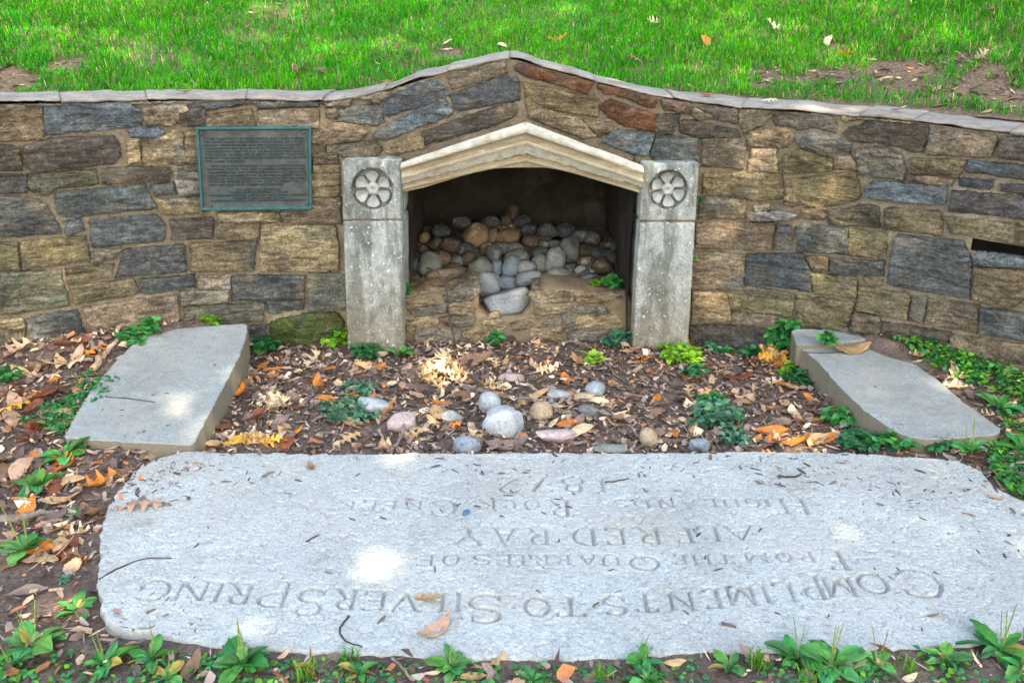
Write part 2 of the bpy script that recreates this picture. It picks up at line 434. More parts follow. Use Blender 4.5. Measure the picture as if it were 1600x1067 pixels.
# ------------------------------------------------------------------ stone builder
def resample(poly, step, jit, rr):
    out = []; n = len(poly)
    for i in range(n):
        a = np.asarray(poly[i]); b = np.asarray(poly[(i + 1) % n]); L = np.hypot(*(b - a)); k = max(1, int(round(L / step)))
        nr = np.array([-(b - a)[1], (b - a)[0]]) / max(L, 1e-9)
        for j in range(k):
            out.append(a + (b - a) * j / k + nr * rr.gauss(0, jit) * (1 if j else .4))
    return np.array(out)
def chamfer(poly, c):
    out = []; n = len(poly)
    for i in range(n):
        p = np.asarray(poly[i]); a = np.asarray(poly[i - 1]); b = np.asarray(poly[(i + 1) % n])
        la = np.hypot(*(a - p)); lb = np.hypot(*(b - p))
        out.append(p + (a - p) * min(c / max(la, 1e-6), .3)); out.append(p + (b - p) * min(c / max(lb, 1e-6), .3))
    return np.array(out)
LAST = {}
def face_mesh(poly, surf, step=.02, proud=.012, back=.012, rough=.006, seed=0, jit=.0028, cham=.005, bev=.0035, dfun=None, tilt=0., lay=3.0, extra=None):
    """rough faced block: poly in surface coordinates, surf(s, z, d) gives the point d in front of the surface"""
    rr = random.Random(seed)
    poly = np.asarray(poly, float)
    if area2(poly) < 0: poly = poly[::-1]
    if cham: poly = chamfer(poly, cham)
    ring = resample(poly, step * .8, jit, rr); n = len(ring)
    e = np.roll(ring, -1, 0) - np.roll(ring, 1, 0); e /= np.maximum(np.hypot(e[:, 0], e[:, 1]), 1e-9)[:, None]
    inner = ring + np.stack([-e[:, 1], e[:, 0]], 1) * bev
    lo, hi = ring.min(0), ring.max(0); P = []
    yy = lo[1]; r = 0
    while yy < hi[1]:
        xx = lo[0] + (step / 2 if r % 2 else 0)
        while xx < hi[0]:
            P.append((xx + rr.uniform(-.25, .25) * step, yy + rr.uniform(-.25, .25) * step)); xx += step
        yy += step * .87; r += 1
    P = np.array(P) if P else np.zeros((0, 2))
    if extra is not None: P = np.concatenate([P, extra])
    if len(P): P = P[in_poly(P, inner) & (seg_dist(P, inner) > step * .45)]
    allp = np.concatenate([inner, P])
    v2, _, tris, orig, _, _ = geometry.delaunay_2d_cdt([Vector(p) for p in allp], [], [list(range(n))], 1, 1e-7)
    v2 = np.array([tuple(v) for v in v2])
    dist = seg_dist(v2, inner)
    ct, st = math.cos(tilt), math.sin(tilt)
    q = np.stack([v2[:, 0] * ct + v2[:, 1] * st, (-v2[:, 0] * st + v2[:, 1] * ct) * lay, np.full(len(v2), seed * 1.7)], 1)
    h = fbm(q * 7, 5, seed, .6); h2 = 1 - np.abs(vnoise(q * 16, seed + 5)) * 2
    d = proud * (.86 + .14 * np.clip(dist / .03, 0, 1)) + rough * (h * 1.5 + h2 * .5) * np.clip(.55 + dist / .02, 0, 1)
    if dfun is not None: d = d + dfun(v2[:, 0], v2[:, 1])
    V = [surf(v2[:, 0], v2[:, 1], d)]
    Fc = [list(t) for t in tris]
    b = len(v2)
    # rim: find where each ring vertex of the inner outline went
    om = {}
    for i, lst in enumerate(orig):
        for k in lst: om[k] = i
    rim1 = surf(ring[:, 0], ring[:, 1], np.full(n, proud * .25)); rs = ring.copy()
    if back > .05:
        for _ in range(6): rs = (np.roll(rs, 1, 0) + 2 * rs + np.roll(rs, -1, 0)) / 4
    rim2 = surf(rs[:, 0], rs[:, 1], np.full(n, -back))
    V += [rim1, rim2]
    LAST['n'] = len(Fc)
    for i in range(n):
        j = (i + 1) % n
        if i in om and j in om and om[i] != om[j]:
            Fc.append([om[i], b + i, b + j, om[j]])
        Fc.append([b + i, b + n + i, b + n + j, b + j])
    return np.concatenate(V), Fc
PAL = dict(br=(.168, .132, .085), dk=(.078, .066, .050), bl=(.105, .135, .148), sl=(.078, .088, .086), tn=(.265, .208, .122), ol=(.168, .138, .074),
           gr=(.17, .155, .12), rs=(.125, .056, .026), pu=(.070, .066, .064), gg=(.115, .118, .08), ms=(.08, .10, .03))
def tint_of(code, rr):
    c = np.array(PAL[code]); return c * rr.uniform(.85, 1.18) * np.array([rr.uniform(.95, 1.05), 1, rr.uniform(.93, 1.07)])

ZO = dict(A=(0, 120, 2.425), B=(280, 120, 2.425), C=(500, 60, 4.447), D=(800, 60, 4.447), E=(1060, 130, 2.482), F=(1320, 130, 2.482), N=(630, 300, 4.103))
STONES = '''
A br 0,103 155,110 165,235 0,243
A bl 168,112 330,85 480,90 540,130 530,180 470,190 300,200 175,220
A gr 118,88 225,82 228,103 118,108
A tn 545,125 625,105 700,110 690,160 600,172 550,180
A gr 480,68 660,68 650,95 500,100
A dk 705,108 776,106 776,183 695,180 672,150
A dk 0,262 70,265 80,350 0,358
A dk 92,268 200,235 420,225 450,290 430,325 300,340 120,352 92,320
A bl 490,200 600,193 620,210 600,230 500,228
A tn 485,240 520,235 530,320 490,330
A br 545,235 690,215 700,330 540,335
A pu 0,375 95,372 98,435 0,442
A gg 108,370 360,355 370,405 130,432 108,410
A dk 388,352 520,342 640,350 635,390 390,405
A sl 218,440 550,412 585,490 290,530 235,520
A bl 577,415 650,403 662,440 590,448
A gr 660,365 752,360 752,440 680,445
A ol 595,465 755,455 755,500 615,510
A sl 0,465 80,458 150,490 200,540 228,585 0,615
A bl 245,548 305,540 315,580 258,595
A sl 345,545 590,528 622,560 620,615 360,645 345,610
A ol 0,640 62,630 70,725 0,740
A ol 80,630 320,605 335,690 90,728
A gr 345,665 455,655 430,690 345,702
A sl 480,655 690,638 700,735 440,758
A ol 250,730 425,710 418,755 258,780
A gg 0,755 225,735 255,860 0,920
A ol 268,795 505,767 525,815 290,850
A sl 530,770 735,752 735,795 545,818
A ol 0,932 85,918 90,950 0,962
A ol 0,968 90,955 90,1030 0,1070
A sl 105,918 290,885 315,965 120,1055
A br 320,880 665,830 675,900 640,935 345,985
B sl 60,102 270,85 285,100 70,126
B sl 297,88 520,80 540,95 520,108 300,115
B dk 555,95 640,85 650,100 560,112
B br 95,150 270,125 290,190 92,190
B br 300,130 520,120 530,190 300,190
B br 510,215 538,215 560,300 600,300 600,325 510,328
B tn 510,335 605,333 605,358 510,360
B br 510,367 605,372 605,450 510,453
B br 395,465 610,460 612,555 400,550
B br 28,212 62,212 64,325 22,322
B gr 0,337 72,337 72,358 0,360
B dk -28,552 125,542 122,610 -26,615
B br 140,552 300,556 295,615 134,612
B tn 315,570 590,565 605,640 600,733 312,736 310,650
B br 48,632 290,627 278,733 50,736
B gr 78,758 190,752 190,800 70,803
B gr 8,815 185,810 180,850 10,860
B gg 20,873 318,858 316,922 34,932
B sl 203,758 473,755 473,838 203,846
B gg 492,747 620,743 624,878 492,883
B sl 334,854 470,850 468,878 337,880
B sl 262,945 325,938 328,1000 270,1010
C br 45,455 110,425 210,430 205,465 60,475
C dk 50,500 120,485 120,540 50,540
C sl 130,500 360,460 430,465 440,575 250,590 130,575
C tn 245,415 410,390 560,350 600,350 430,420 380,440
C bl 430,430 600,350 790,295 860,330 890,385 750,450 540,510 450,540
C br 10,610 150,590 300,610 330,650 280,700 30,735 0,690
C bl 385,665 500,590 860,420 920,500 900,535 680,610 500,690
C br 890,260 1280,160 1290,235 1080,305 920,345
C sl 910,395 1290,265 1370,290 1380,420 980,500 940,480
C dk 720,655 1060,530 1340,450 1335,545 1150,620 740,730
C tn 470,755 600,700 715,690 720,755 520,800
C br 75,790 150,735 350,720 400,780 385,815 180,822
D rs 25,210 45,175 560,290 520,378 60,240
D ol 90,310 560,420 600,470 590,540 240,480 110,480
D tn 115,490 230,490 480,570 580,680 500,690 330,630 115,545
D br 480,560 690,590 700,640 600,680
D rs 610,310 1000,400 985,470 940,470 620,340
D rs 605,475 690,440 1000,530 980,640 890,625 680,550
D dk 1004,532 1160,535 1110,660 988,642
D rs 1040,430 1250,460 1255,520 1170,515 1060,480
D br 1260,480 1440,550 1300,560 1250,530
D bl 695,645 955,660 975,700 935,805 830,795 635,720
D sl 1010,668 1290,702 1290,845 985,845 965,795
E br 80,92 130,74 228,92 230,155 160,140
E dk 0,150 60,147 225,185 240,212 80,208 15,192
E br 240,88 365,92 370,115 330,160 250,190 235,130
E dk 375,98 590,94 600,185 550,165 380,160 370,140
E br 265,200 340,165 430,190 420,235 380,248 275,238
E br 96,222 262,218 265,250 248,328 94,315
E tn 290,258 380,252 382,345 275,340
E sl 455,215 520,205 665,235 665,275 600,285 480,250
E ol 405,290 470,262 600,300 595,340 400,345
E br 606,290 665,286 690,310 690,330 612,330
E ol 100,352 400,347 405,430 270,440 96,425
E ol 420,378 690,347 690,440 620,465 540,480 420,455
E br 86,442 260,452 255,520 82,523
E br 480,490 610,478 615,500 560,515 490,512
E br 72,547 375,542 360,645 72,635
E bl 390,550 435,555 435,640 385,640
E sl 460,562 655,562 655,658 465,650
E br 62,657 258,667 250,798 57,790
E sl 265,667 480,662 520,740 515,803 262,775
E br 493,674 580,677 578,725 525,722
E ol 520,742 690,750 690,828 530,813
E tn 57,807 188,817 205,923 52,926
E ol 197,817 445,852 440,893 210,883
E gr 255,787 445,817 450,836 260,808
E ol 460,827 680,852 660,943 455,923
E br 210,892 380,902 375,943 212,930
E dk 46,942 400,947 330,1030 46,1030
F tn 0,88 265,103 270,135 100,140 0,125
F dk 10,195 90,152 320,167 325,190 300,260 200,240 30,215
F br 335,187 580,207 590,225 565,283 322,273
F dk 610,217 695,222 695,293 602,285
F gr 50,260 130,250 200,267 235,345 225,373 60,353
F ol 268,297 468,302 440,360 264,345
F sl 487,302 695,317 695,353 478,340
F br 250,357 418,377 413,393 240,385
F sl 447,370 575,380 563,403 452,395
F sl 607,397 695,402 695,426 607,413
F bl 88,412 112,382 393,402 388,453 240,448 92,430
F pu 422,420 695,437 695,520 407,488
F dk -58,492 132,490 128,556 -58,545
F ol 158,497 363,512 372,588 153,562
F ol 398,522 668,547 658,618 422,573
F ol 672,562 695,562 695,633 662,620
F ol 22,567 158,582 153,678 14,665
F sl 208,590 458,617 488,690 480,833 168,770 193,610
F sl -51,682 153,694 148,743 -53,735
F br 502,712 690,722 660,858 640,873 502,838
F br 78,757 143,767 138,780 82,772
F ol 62,787 253,827 238,913 52,875
F gr 267,827 318,832 303,928 252,915
F br 332,837 518,862 508,963 317,930
F sl 532,872 695,892 695,998 522,965
F br 42,887 138,907 123,948 22,950
F dk 147,927 408,967 398,1010 142,975
F br 415,977 695,1022 695,1075 560,1050 415,1020
F br 700,720 720,720 720,850 670,860
'''
wall = empty('retaining_wall', (0, Y0, 0))
tag(wall, 'curved rubble stone retaining wall with pointed gable over the niche', 'stone wall')
def px_wall(zn, txt):
    ox, oy, k = ZO[zn]; P = []
    for t in txt.split():
        x, y = map(float, t.split(','))
        if zn == 'A' and x <= 0: x -= 190
        if zn == 'F' and x >= 690: x += 190; y += 25
        P.append((ox + x / k, oy + y / k))
    P = np.array(P); return grow(wall_hit(P[:, 0], P[:, 1]), .0068)
def grow(q, k):
    q = np.asarray(q); c = q if area2(q) > 0 else q[::-1]; n = len(c); out = []
    for i in range(n):
        a = c[i] - c[i - 1]; b = c[(i + 1) % n] - c[i]; na = np.array([a[1], -a[0]]) / max(np.hypot(*a), 1e-9); nb = np.array([b[1], -b[0]]) / max(np.hypot(*b), 1e-9)
        m = na + nb; m /= max(np.hypot(*m), 1e-9); out.append(c[i] + m * k * min(1.5, 1 / max(.5, m @ na)))
    return np.array(out)
RS = random.Random(3)
STONE_RAW = []
for i, ln in enumerate(STONES.strip().splitlines()):
    zn, code, rest = ln.split(' ', 2)
    q = px_wall(zn, rest); q[:, 1] = np.minimum(q[:, 1], ztop(q[:, 0]) - .012)
    STONE_RAW.append([q, code, zn])
def densify(q, st=.022):
    q = np.asarray(q); q = q if area2(q) > 0 else q[::-1]; out = []
    for i in range(len(q)):
        a, b = q[i], q[(i + 1) % len(q)]; k = max(1, int(np.hypot(*(b - a)) / st)); out += [a + (b - a) * j / k for j in range(k)]
    return np.array(out)
def pxs_wall(pts): P = np.array(pts, float); return wall_hit(P[:, 0], P[:, 1])
OBS = np.concatenate([densify(pxs_wall(p)) for p in ([(531, 560), (531, 249), (629, 247), (822, 184), (1003, 252), (1096, 254), (1079, 560)], [(1512, 366), (1560, 374), (1650, 390), (1650, 418), (1600, 412), (1516, 398)], [(420, 500), (478, 486), (536, 486), (538, 545), (425, 545)],
        [(1165, 326), (1250, 330), (1245, 346), (1168, 346)], [(1517, 392), (1650, 412), (1650, 426), (1524, 416)])])
_sg = np.arange(-3.2, 3.2, .02); OBS = np.concatenate([OBS, np.stack([_sg, ztop(_sg) + .002], 1)])
def grow_all(polys, obs, its, gap, step=.0035):
    D = [densify(p) for p in polys]
    for it in range(its):
        for i, q in enumerate(D):
            lo, hi = q.min(0) - .08, q.max(0) + .08
            oth = [o for j, o in enumerate(D) if j != i] + ([obs] if obs is not None else []); oth = np.concatenate(oth)
            oth = oth[(oth > lo).all(1) & (oth < hi).all(1)]
            e = np.roll(q, -1, 0) - np.roll(q, 1, 0); e /= np.maximum(np.hypot(e[:, 0], e[:, 1]), 1e-9)[:, None]
            new = q + np.stack([e[:, 1], -e[:, 0]], 1) * step
            mv = np.ones(len(q), bool)
            if len(oth):
                dd = np.sqrt(((new[:, None] - oth[None]) ** 2).sum(2).min(1)); mv = dd > (gap + .003 * vnoise(np.c_[q * 14, np.zeros(len(q))], 3))
            mv &= np.roll(mv, 1) | np.roll(mv, -1)
            D[i] = np.where(mv[:, None], new, q)
    return D
DQ = grow_all([s[0] for s in STONE_RAW], OBS, 5, .0195)
for i, (q0, code, zn) in enumerate(STONE_RAW):
    poly = DQ[i]
    tilt = 0 if zn in 'AB' else (.28 if zn == 'C' else (-.25 if zn == 'D' else -.08))
    sz = math.sqrt(abs(area2(poly)))
    V, Fc = face_mesh(poly, wallP, step=.013 if sz > .12 else .010, proud=RS.uniform(.010, .024), rough=RS.choice([.006, .009, .011, .014]), seed=i, tilt=tilt + RS.uniform(-.1, .1), cham=0)
    o = mk('stone', V, Fc, M['stone'], wall, tint=tint_of(code, RS), flat_from=LAST['n'])
    if code == 'rs' and i % 2 == 0: o['label'] = 'rust red stone in the gable'
# stones of the wall that carry on past the picture's edges
for side in (-1, 1):
    s0 = (wall_hit(np.array(-85.), np.array(300.)) if side < 0 else wall_hit(np.array(1690.), np.array(330.)))[0]
    z = -.03
    while z < 1.08:
        h = min(RS.uniform(.09, .2), 1.13 - z); s = abs(s0) + RS.uniform(-.03, .05)
        while s < 3.7:
            w = RS.uniform(.18, .45)
            pp = [(side * s, z + .008), (side * (s + w - .02), z + .008 + RS.uniform(-.01, .01)), (side * (s + w - .02), z + h - .012), (side * s, z + h - .012 + RS.uniform(-.01, .01))]
            V, Fc = face_mesh(pp, wallP, step=.03, proud=.014, rough=.006, seed=int(s * 1000 + z * 100))
            mk('stone', V, Fc, M['stone'], wall, tint=tint_of(RS.choice(['br', 'ol', 'sl', 'dk', 'gr', 'bl']), RS)); s += w
        z += h
# mossy footing boulder, projecting ledges
def wall_px(pts): P = np.array(pts, float); return wall_hit(P[:, 0], P[:, 1])
V, Fc = face_mesh(wall_px([(420, 505), (436, 497), (478, 488), (528, 488), (538, 500), (538, 545), (505, 552), (425, 545)]), wallP, step=.015, proud=.03, rough=.02, seed=77, lay=1.2)
mk('footing_boulder', V, Fc, M['stone'], wall, tint=(.06, .085, .02))['label'] = 'green mossy boulder at the foot of the wall'
V, Fc = face_mesh(wall_px([(340, 331), (436, 330), (439, 342), (430, 346), (342, 346)]), wallP, step=.014, proud=.045, back=.02, rough=.008, seed=78)
mk('ledge_stone', V, Fc, M['stone'], wall, tint=(.30, .24, .14))['label'] = 'tan ledge stone jutting out under the bronze plaque'
V, Fc = face_mesh(wall_px([(1167, 331), (1193, 327), (1237, 331), (1249, 335), (1233, 344), (1173, 343)]), wallP, step=.012, proud=.06, back=.02, rough=.008, seed=79)
mk('ledge_stone', V, Fc, M['stone'], wall, tint=(.19, .18, .16))['label'] = 'grey ledge stone jutting out of the right wall'
V, Fc = face_mesh(wall_px([(1177, 320), (1205, 317), (1207, 327), (1180, 329)]), wallP, step=.012, proud=.045, rough=.008, seed=80)
mk('stone', V, Fc, M['stone'], wall, tint=(.34, .26, .15))
V, Fc = face_mesh(wall_px([(1521, 397), (1530, 392), (1600, 402), (1650, 410), (1650, 424), (1600, 417), (1530, 413)]), wallP, step=.012, proud=.045, back=.02, rough=.008, seed=81)
mk('ledge_stone', V, Fc, M['stone'], wall, tint=(.15, .18, .185))['label'] = 'blue grey ledge stone below the dark slot'
SLIT = wall_px([(1519, 373), (1560, 380), (1650, 396), (1650, 412), (1600, 404), (1530, 394), (1521, 388)])

# mortar bed of the wall
NICHE = [wall_hit(np.array(float(a)), np.array(float(b))) for a, b in [(600, 560), (600, 290), (640, 285), (740, 255), (822, 240), (890, 255), (990, 285), (1040, 290), (1030, 560)]]
ss = np.arange(-4.1, 4.1, .013); tt = np.linspace(0, 1, 100)
SSg, TT = np.meshgrid(ss, tt, indexing='ij')
ZZ = -.15 + TT * (ztop(SSg) - .012 + .15)
flat = np.stack([SSg.ravel(), ZZ.ravel()], 1)
dm = .004 * fbm(np.stack([flat[:, 0] * 12, flat[:, 1] * 12, 0 * flat[:, 0]], 1), 4, 9) + .004 * vnoise(np.stack([flat[:, 0] * 40, flat[:, 1] * 40, 0 * flat[:, 0]], 1), 4)
dm = dm - .005
# smeared repairs stand prouder near the gable
inside = in_poly(flat, SLIT)
Vm = wallP(flat[:, 0], flat[:, 1], dm)
Fm = grid_faces(len(ss), len(tt))
hole = in_poly(flat, np.array(NICHE))
Fm = Fm[~hole[Fm].all(1) & ~inside[Fm].any(1)]
mk('mortar_bed', Vm, Fm, M['mortar'], wall)

# coping: one flat stone after another along the top
CJ = [-420, -260, -100, 95, 230, 385, 505, 600, 700, 797, 930, 1052, 1160, 1345, 1430, 1580, 1720, 1860, 2000]
def s_of(px):
    py = np.interp(px, _tp[:, 0], _tp[:, 1]); return float(wall_hit(np.array(float(px)), np.array(py))[0])
for i in range(len(CJ) - 1):
    a = s_of(CJ[i]) + .0007; b = s_of(CJ[i + 1]) - .0007
    if abs(a) > 3.9 and abs(b) > 3.9: continue
    n = max(6, int((b - a) / .012)); s = np.linspace(a, b, n); z = ztop(s) + RS.uniform(-.002, .002)
    th = .006 + .007 * n2(s, s * 0, 6, i) + RS.uniform(-.004, .008)
    fr = .012 + .014 * n2(s, s * 0 + 3, 9, i + 50) + .014 * n2(s, s * 0, 38, i + 90)
    wob = .009 * n2(s, s * 0 + 7, 7, i + 20)
    rows = [(0.0 - .03, -th), (fr - .006, -th * .9), (fr, -th * .4), (fr + .001, .001), (fr - .02, .005), (-.06, .010), (-.12, .012), (-.18, .012), (-.24, .012), (-.30, .010), (-.345, .002), (-.35, -.06)]
    V = []
    for d, dz in rows:
        d = d + 0 * s; dz = dz + 0 * s
        zz = z + dz + wob * (d < .02) + .004 * n2(s * 1, d + i, 18, 31)
        V.append(wallP(s, zz, d))
    V = np.stack(V, 1).reshape(-1, 3); Fc = grid_faces(n, len(rows)).tolist()
    R = len(rows); Fc.append(list(range(R))); Fc.append([(n - 1) * R + k for k in range(R)][::-1])
    mk('coping_stone', V, Fc, M['coping'], wall, tint=np.array((.265, .24, .20)) * RS.uniform(.9, 1.06), smooth=True)

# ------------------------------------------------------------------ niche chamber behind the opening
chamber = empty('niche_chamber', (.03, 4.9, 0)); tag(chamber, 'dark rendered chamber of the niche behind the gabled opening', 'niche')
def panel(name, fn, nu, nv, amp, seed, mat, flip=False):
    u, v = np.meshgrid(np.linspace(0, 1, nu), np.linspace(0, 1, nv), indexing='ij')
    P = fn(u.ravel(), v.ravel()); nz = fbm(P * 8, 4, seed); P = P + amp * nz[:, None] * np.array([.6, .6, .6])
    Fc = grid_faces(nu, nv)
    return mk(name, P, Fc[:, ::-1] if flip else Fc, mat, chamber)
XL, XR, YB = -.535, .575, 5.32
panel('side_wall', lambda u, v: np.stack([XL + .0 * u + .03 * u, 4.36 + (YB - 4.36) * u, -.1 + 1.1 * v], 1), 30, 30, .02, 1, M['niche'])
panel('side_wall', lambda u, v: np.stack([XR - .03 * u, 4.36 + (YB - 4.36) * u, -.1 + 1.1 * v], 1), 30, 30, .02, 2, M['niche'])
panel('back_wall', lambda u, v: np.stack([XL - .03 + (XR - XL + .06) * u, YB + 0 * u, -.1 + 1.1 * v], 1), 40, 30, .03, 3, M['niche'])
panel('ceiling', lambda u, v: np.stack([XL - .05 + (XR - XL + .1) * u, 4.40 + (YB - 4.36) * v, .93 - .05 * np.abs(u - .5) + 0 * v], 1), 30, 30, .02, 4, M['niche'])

# ------------------------------------------------------------------ pillars with carved rosettes
def pillar(corners, jt, ros, yp, label, lean):
    """corners: top-left, top-right, bottom-right, bottom-left pixels of the front face; jt: joint heights left/right"""
    tl, tr, brr, bl = [on_y(float(a), float(b), yp) for a, b in corners]
    base = np.array([(bl[0] + brr[0]) / 2, yp + .14, 0])
    root = empty('stone_pillar', base); tag(root, label, 'pillar', 'carved pillars flanking the niche')
    jl = on_y(float(jt[0][0]), float(jt[0][1]), yp); jr = on_y(float(jt[1][0]), float(jt[1][1]), yp)
    g = .0045
    surf = lambda s, z, d: np.stack([s, yp - d, z], -1)
    cc = on_y(float(ros[0]), float(ros[1]), yp); R = ros[2] / F * zdepth(cc)
    def bowl(s, z):
        r = np.hypot(s - cc[0], z - cc[2]) / R
        return np.where(r < 1, -.042 * np.clip(1 - r ** 10, 0, 1) ** .5, 0)
    q = np.linspace(0, 2 * math.pi, 72, endpoint=False)
    ext = np.concatenate([np.stack([cc[0] + np.cos(q) * R * k, cc[2] + np.sin(q) * R * k], 1) for k in (1.012, .985, .93)])
    polyc = [(jl[0], jl[2] + g), (jr[0], jr[2] + g), (tr[0], tr[2]), (tl[0], tl[2])]
    V, Fc = face_mesh(polyc, surf, step=.009, proud=.004, back=.30, rough=.0012, seed=5 + int(lean * 9), jit=.0009, cham=.004, bev=.004, dfun=bowl, lay=1, extra=ext)
    blk = mk('capital_block', V, Fc, M['lime'], root)
    polys = [(bl[0], -.08), (brr[0], -.08), (jr[0], jr[2] - g), (jl[0], jl[2] - g)]
    V, Fc = face_mesh(polys, surf, step=.02, proud=.004, back=.30, rough=.0022, seed=8 + int(lean * 9), jit=.0013, cham=.005, bev=.005, lay=1)
    mk('shaft', V, Fc, M['lime'], root)
    # mortar bed in the joint
    bx = [(jl[0] + .004, jl[2] - g), (jr[0] - .004, jr[2] - g), (jr[0] - .004, jr[2] + g), (jl[0] + .004, jl[2] + g)]
    V, Fc = face_mesh(bx, surf, step=.03, proud=-.006, back=.28, rough=.0, seed=1, cham=0, bev=.001)
    mk('joint', V, Fc, M['mortar'], root)
    # six cupped petals and the eye
    for k in range(6):
        ang = math.radians(90 + 60 * k + lean)
        nu, nv = 13, 13; u, v = np.meshgrid(np.linspace(0, 1, nu), np.linspace(-1, 1, nv), indexing='ij'); u = u.ravel(); v = v.ravel()
        r0, r1 = .26 * R, .90 * R
        wid = R * (.05 + .265 * np.sin(np.pi * .62 * u ** 1.1)) * np.sqrt(np.clip(1 - np.clip((u - .58) / .42, 0, 1) ** 2, 0, 1)) + .0008
        rad = r0 + (r1 - r0) * u - .08 * R * (v ** 2) * (u > .6) * (u - .6)
        tx = v * wid
        h = .010 + .020 * u ** 1.8 - .013 * (1 - v ** 2) * np.sin(np.pi * np.clip(u, 0, 1)) + .006 * np.abs(v) ** 2 * u
        h = h - .006 * sstep(.86, 1, u) - .004 * np.exp(-(v / .11) ** 2) * (u < .8)
        X = cc[0] + rad * np.cos(ang) - tx * np.sin(ang); Z = cc[2] + rad * np.sin(ang) + tx * np.cos(ang)
        top = np.stack([X, yp + .031 - h, Z], 1); botm = np.stack([X, yp + .038 + 0 * h, Z], 1)
        Fg = grid_faces(nu, nv); N = len(top)
        border = [i * nv for i in range(nu)] + [(nu - 1) * nv + j for j in range(1, nv)] + [i * nv + nv - 1 for i in range(nu - 2, -1, -1)] + [j for j in range(nv - 2, 0, -1)]
        sides = [[border[i], border[(i + 1) % len(border)], border[(i + 1) % len(border)] + N, border[i] + N] for i in range(len(border))]
        mk('petal', np.concatenate([top, botm]), Fg.tolist() + sides, M['petal'], blk)
    th, ph = np.meshgrid(np.linspace(0, 2 * np.pi, 25)[:-1], np.linspace(0, .5 * np.pi, 9), indexing='ij')
    lump = 1 + .10 * np.sin(5 * th + 1)
    rr_ = .33 * R * np.sin(ph) * (1 + .12 * np.sin(5 * th) * np.sin(ph)) ; hh = .030 * np.cos(ph) - .016 * np.exp(-(ph / .42) ** 2)
    P = np.stack([cc[0] + rr_ * np.cos(th), yp + .028 - hh, cc[2] + rr_ * np.sin(th)], -1).reshape(-1, 3)
    nf = []
    for i in range(24):
        for j in range(8): nf.append([i * 9 + j, i * 9 + j + 1, ((i + 1) % 24) * 9 + j + 1, ((i + 1) % 24) * 9 + j])
    mk('flower_centre', P, nf, M['petal'], blk)
YP = 4.275
pillar([(535, 251), (627, 250), (630, 546), (543, 549)], [(536.5, 345), (627.5, 344)], (582, 296, 33), YP, 'pale stone pillar with carved six petal flower left of the niche', 0)
pillar([(1004, 256), (1092, 255), (1074, 556), (988, 557)], [(999, 346), (1086, 346)], (1044, 297, 31), YP, 'leaning speckled stone pillar with carved flower right of the niche', 6)

# ------------------------------------------------------------------ moulded gable lintel in two mitred halves
lint = empty('gable_lintel', (.03, 4.3, .8)); tag(lint, 'moulded cream stone gable lintel resting over the niche opening', 'lintel')
YL = 4.31
OC = [0, 4, 15, 17, 27, 30, 31.5, 35, 36, 50, 52, 58, 60, 64, 66]      # px below the top line at the apex
OE = [0, 3, 8, 10, 18, 21, 22, 26, 27, 33, 34, 40, 42, 46, 47]
DD = [.055, .088, .090, .070, .036, .040, .056, .056, .040, .042, .004, .004, .022, .012, -.012]
for half in (0, 1):
    n = 46; V = []; rows = len(OC) + 3
    for i in range(n):
        t = i / (n - 1)
        if half == 0: x = 822 + (629 - 822) * t; ytop = 188 + (251 - 188) * t ** 1.04
        else: x = 822 + (1003 - 822) * t; ytop = 188 + (257 - 188) * t
        xs_ = [631, 660, 700, 740, 772, 800, 845, 868, 900, 940, 975, 1003]; ysf = [300, 294, 282, 270, 264, 262, 262, 264, 272, 284, 294, 303]
        ys_ = np.interp(x, xs_, ysf)
        for k in range(len(OC)):
            o = OC[k] + (OE[k] - OC[k]) * t
            yy = min(ytop + o, ys_ - .3)
            d = DD[k]
            if k in (9, 10): yy += 1.6 * vnoise(np.array([[x * .16, 0, half]]), 5)[0] + .8 * vnoise(np.array([[x * .5, 0, half]]), 6)[0]
            if k in (0, 1, 2): d += .010 * vnoise(np.array([[x * .06, k * .3, half]]), 7)[0] - (.028 * sstep(.56, .70, t) if half else 0)
            p = on_y(x, yy, YL); p[1] = YL - d; V.append(p)
        p = on_y(x, ys_, YL); V.append(p + np.array([0, .002, 0]))
        V.append(p + np.array([0, .12, -.002])); V.append(p + np.array([0, .22, 0.01]))
    V = np.array(V); Fc = grid_faces(n, rows)
    Fc = Fc if half == 0 else Fc[:, ::-1]
    o = mk('lintel_half', V, Fc, M['lintel'], lint, smooth=False)
    o.data.materials.append(M['lintel_pale'])
    rowi = np.tile(np.arange(rows - 1), n - 1); o.data.polygons.foreach_set('material_index', np.isin(rowi, (0, 1, 5, 8)).astype(np.int32)); o.data.update()

# ------------------------------------------------------------------ low rubble wall closing the foot of the niche
basin = empty('low_basin_wall', (.03, 4.45, 0)); tag(basin, 'low sandy rubble wall across the foot of the niche', 'low wall')
YN = 4.405
nsurf = lambda s, z, d: np.stack([s, YN - d, z], -1)
def npoly(txt):
    ox, oy, k = ZO['N']; P = np.array([[float(a) for a in t.split(',')] for t in txt.split()]); q = on_y(ox + P[:, 0] / k, oy + P[:, 1] / k, YN); return grow(q[:, [0, 2]], .005)
body = [(625, 560), (625, 463), (690, 456), (742, 449), (747, 462), (749, 489), (765, 494), (815, 494), (828, 480), (832, 462), (850, 450), (900, 452), (985, 468), (992, 560)]
q = on_y(np.array([p[0] for p in body], float), np.array([p[1] for p in body], float), YN)[:, [0, 2]]
V, Fc = face_mesh(q, nsurf, step=.015, proud=.004, back=.27, rough=.008, seed=40, jit=.003, lay=1.2)
mk('mortar_core', V, Fc, M['basin'], basin)
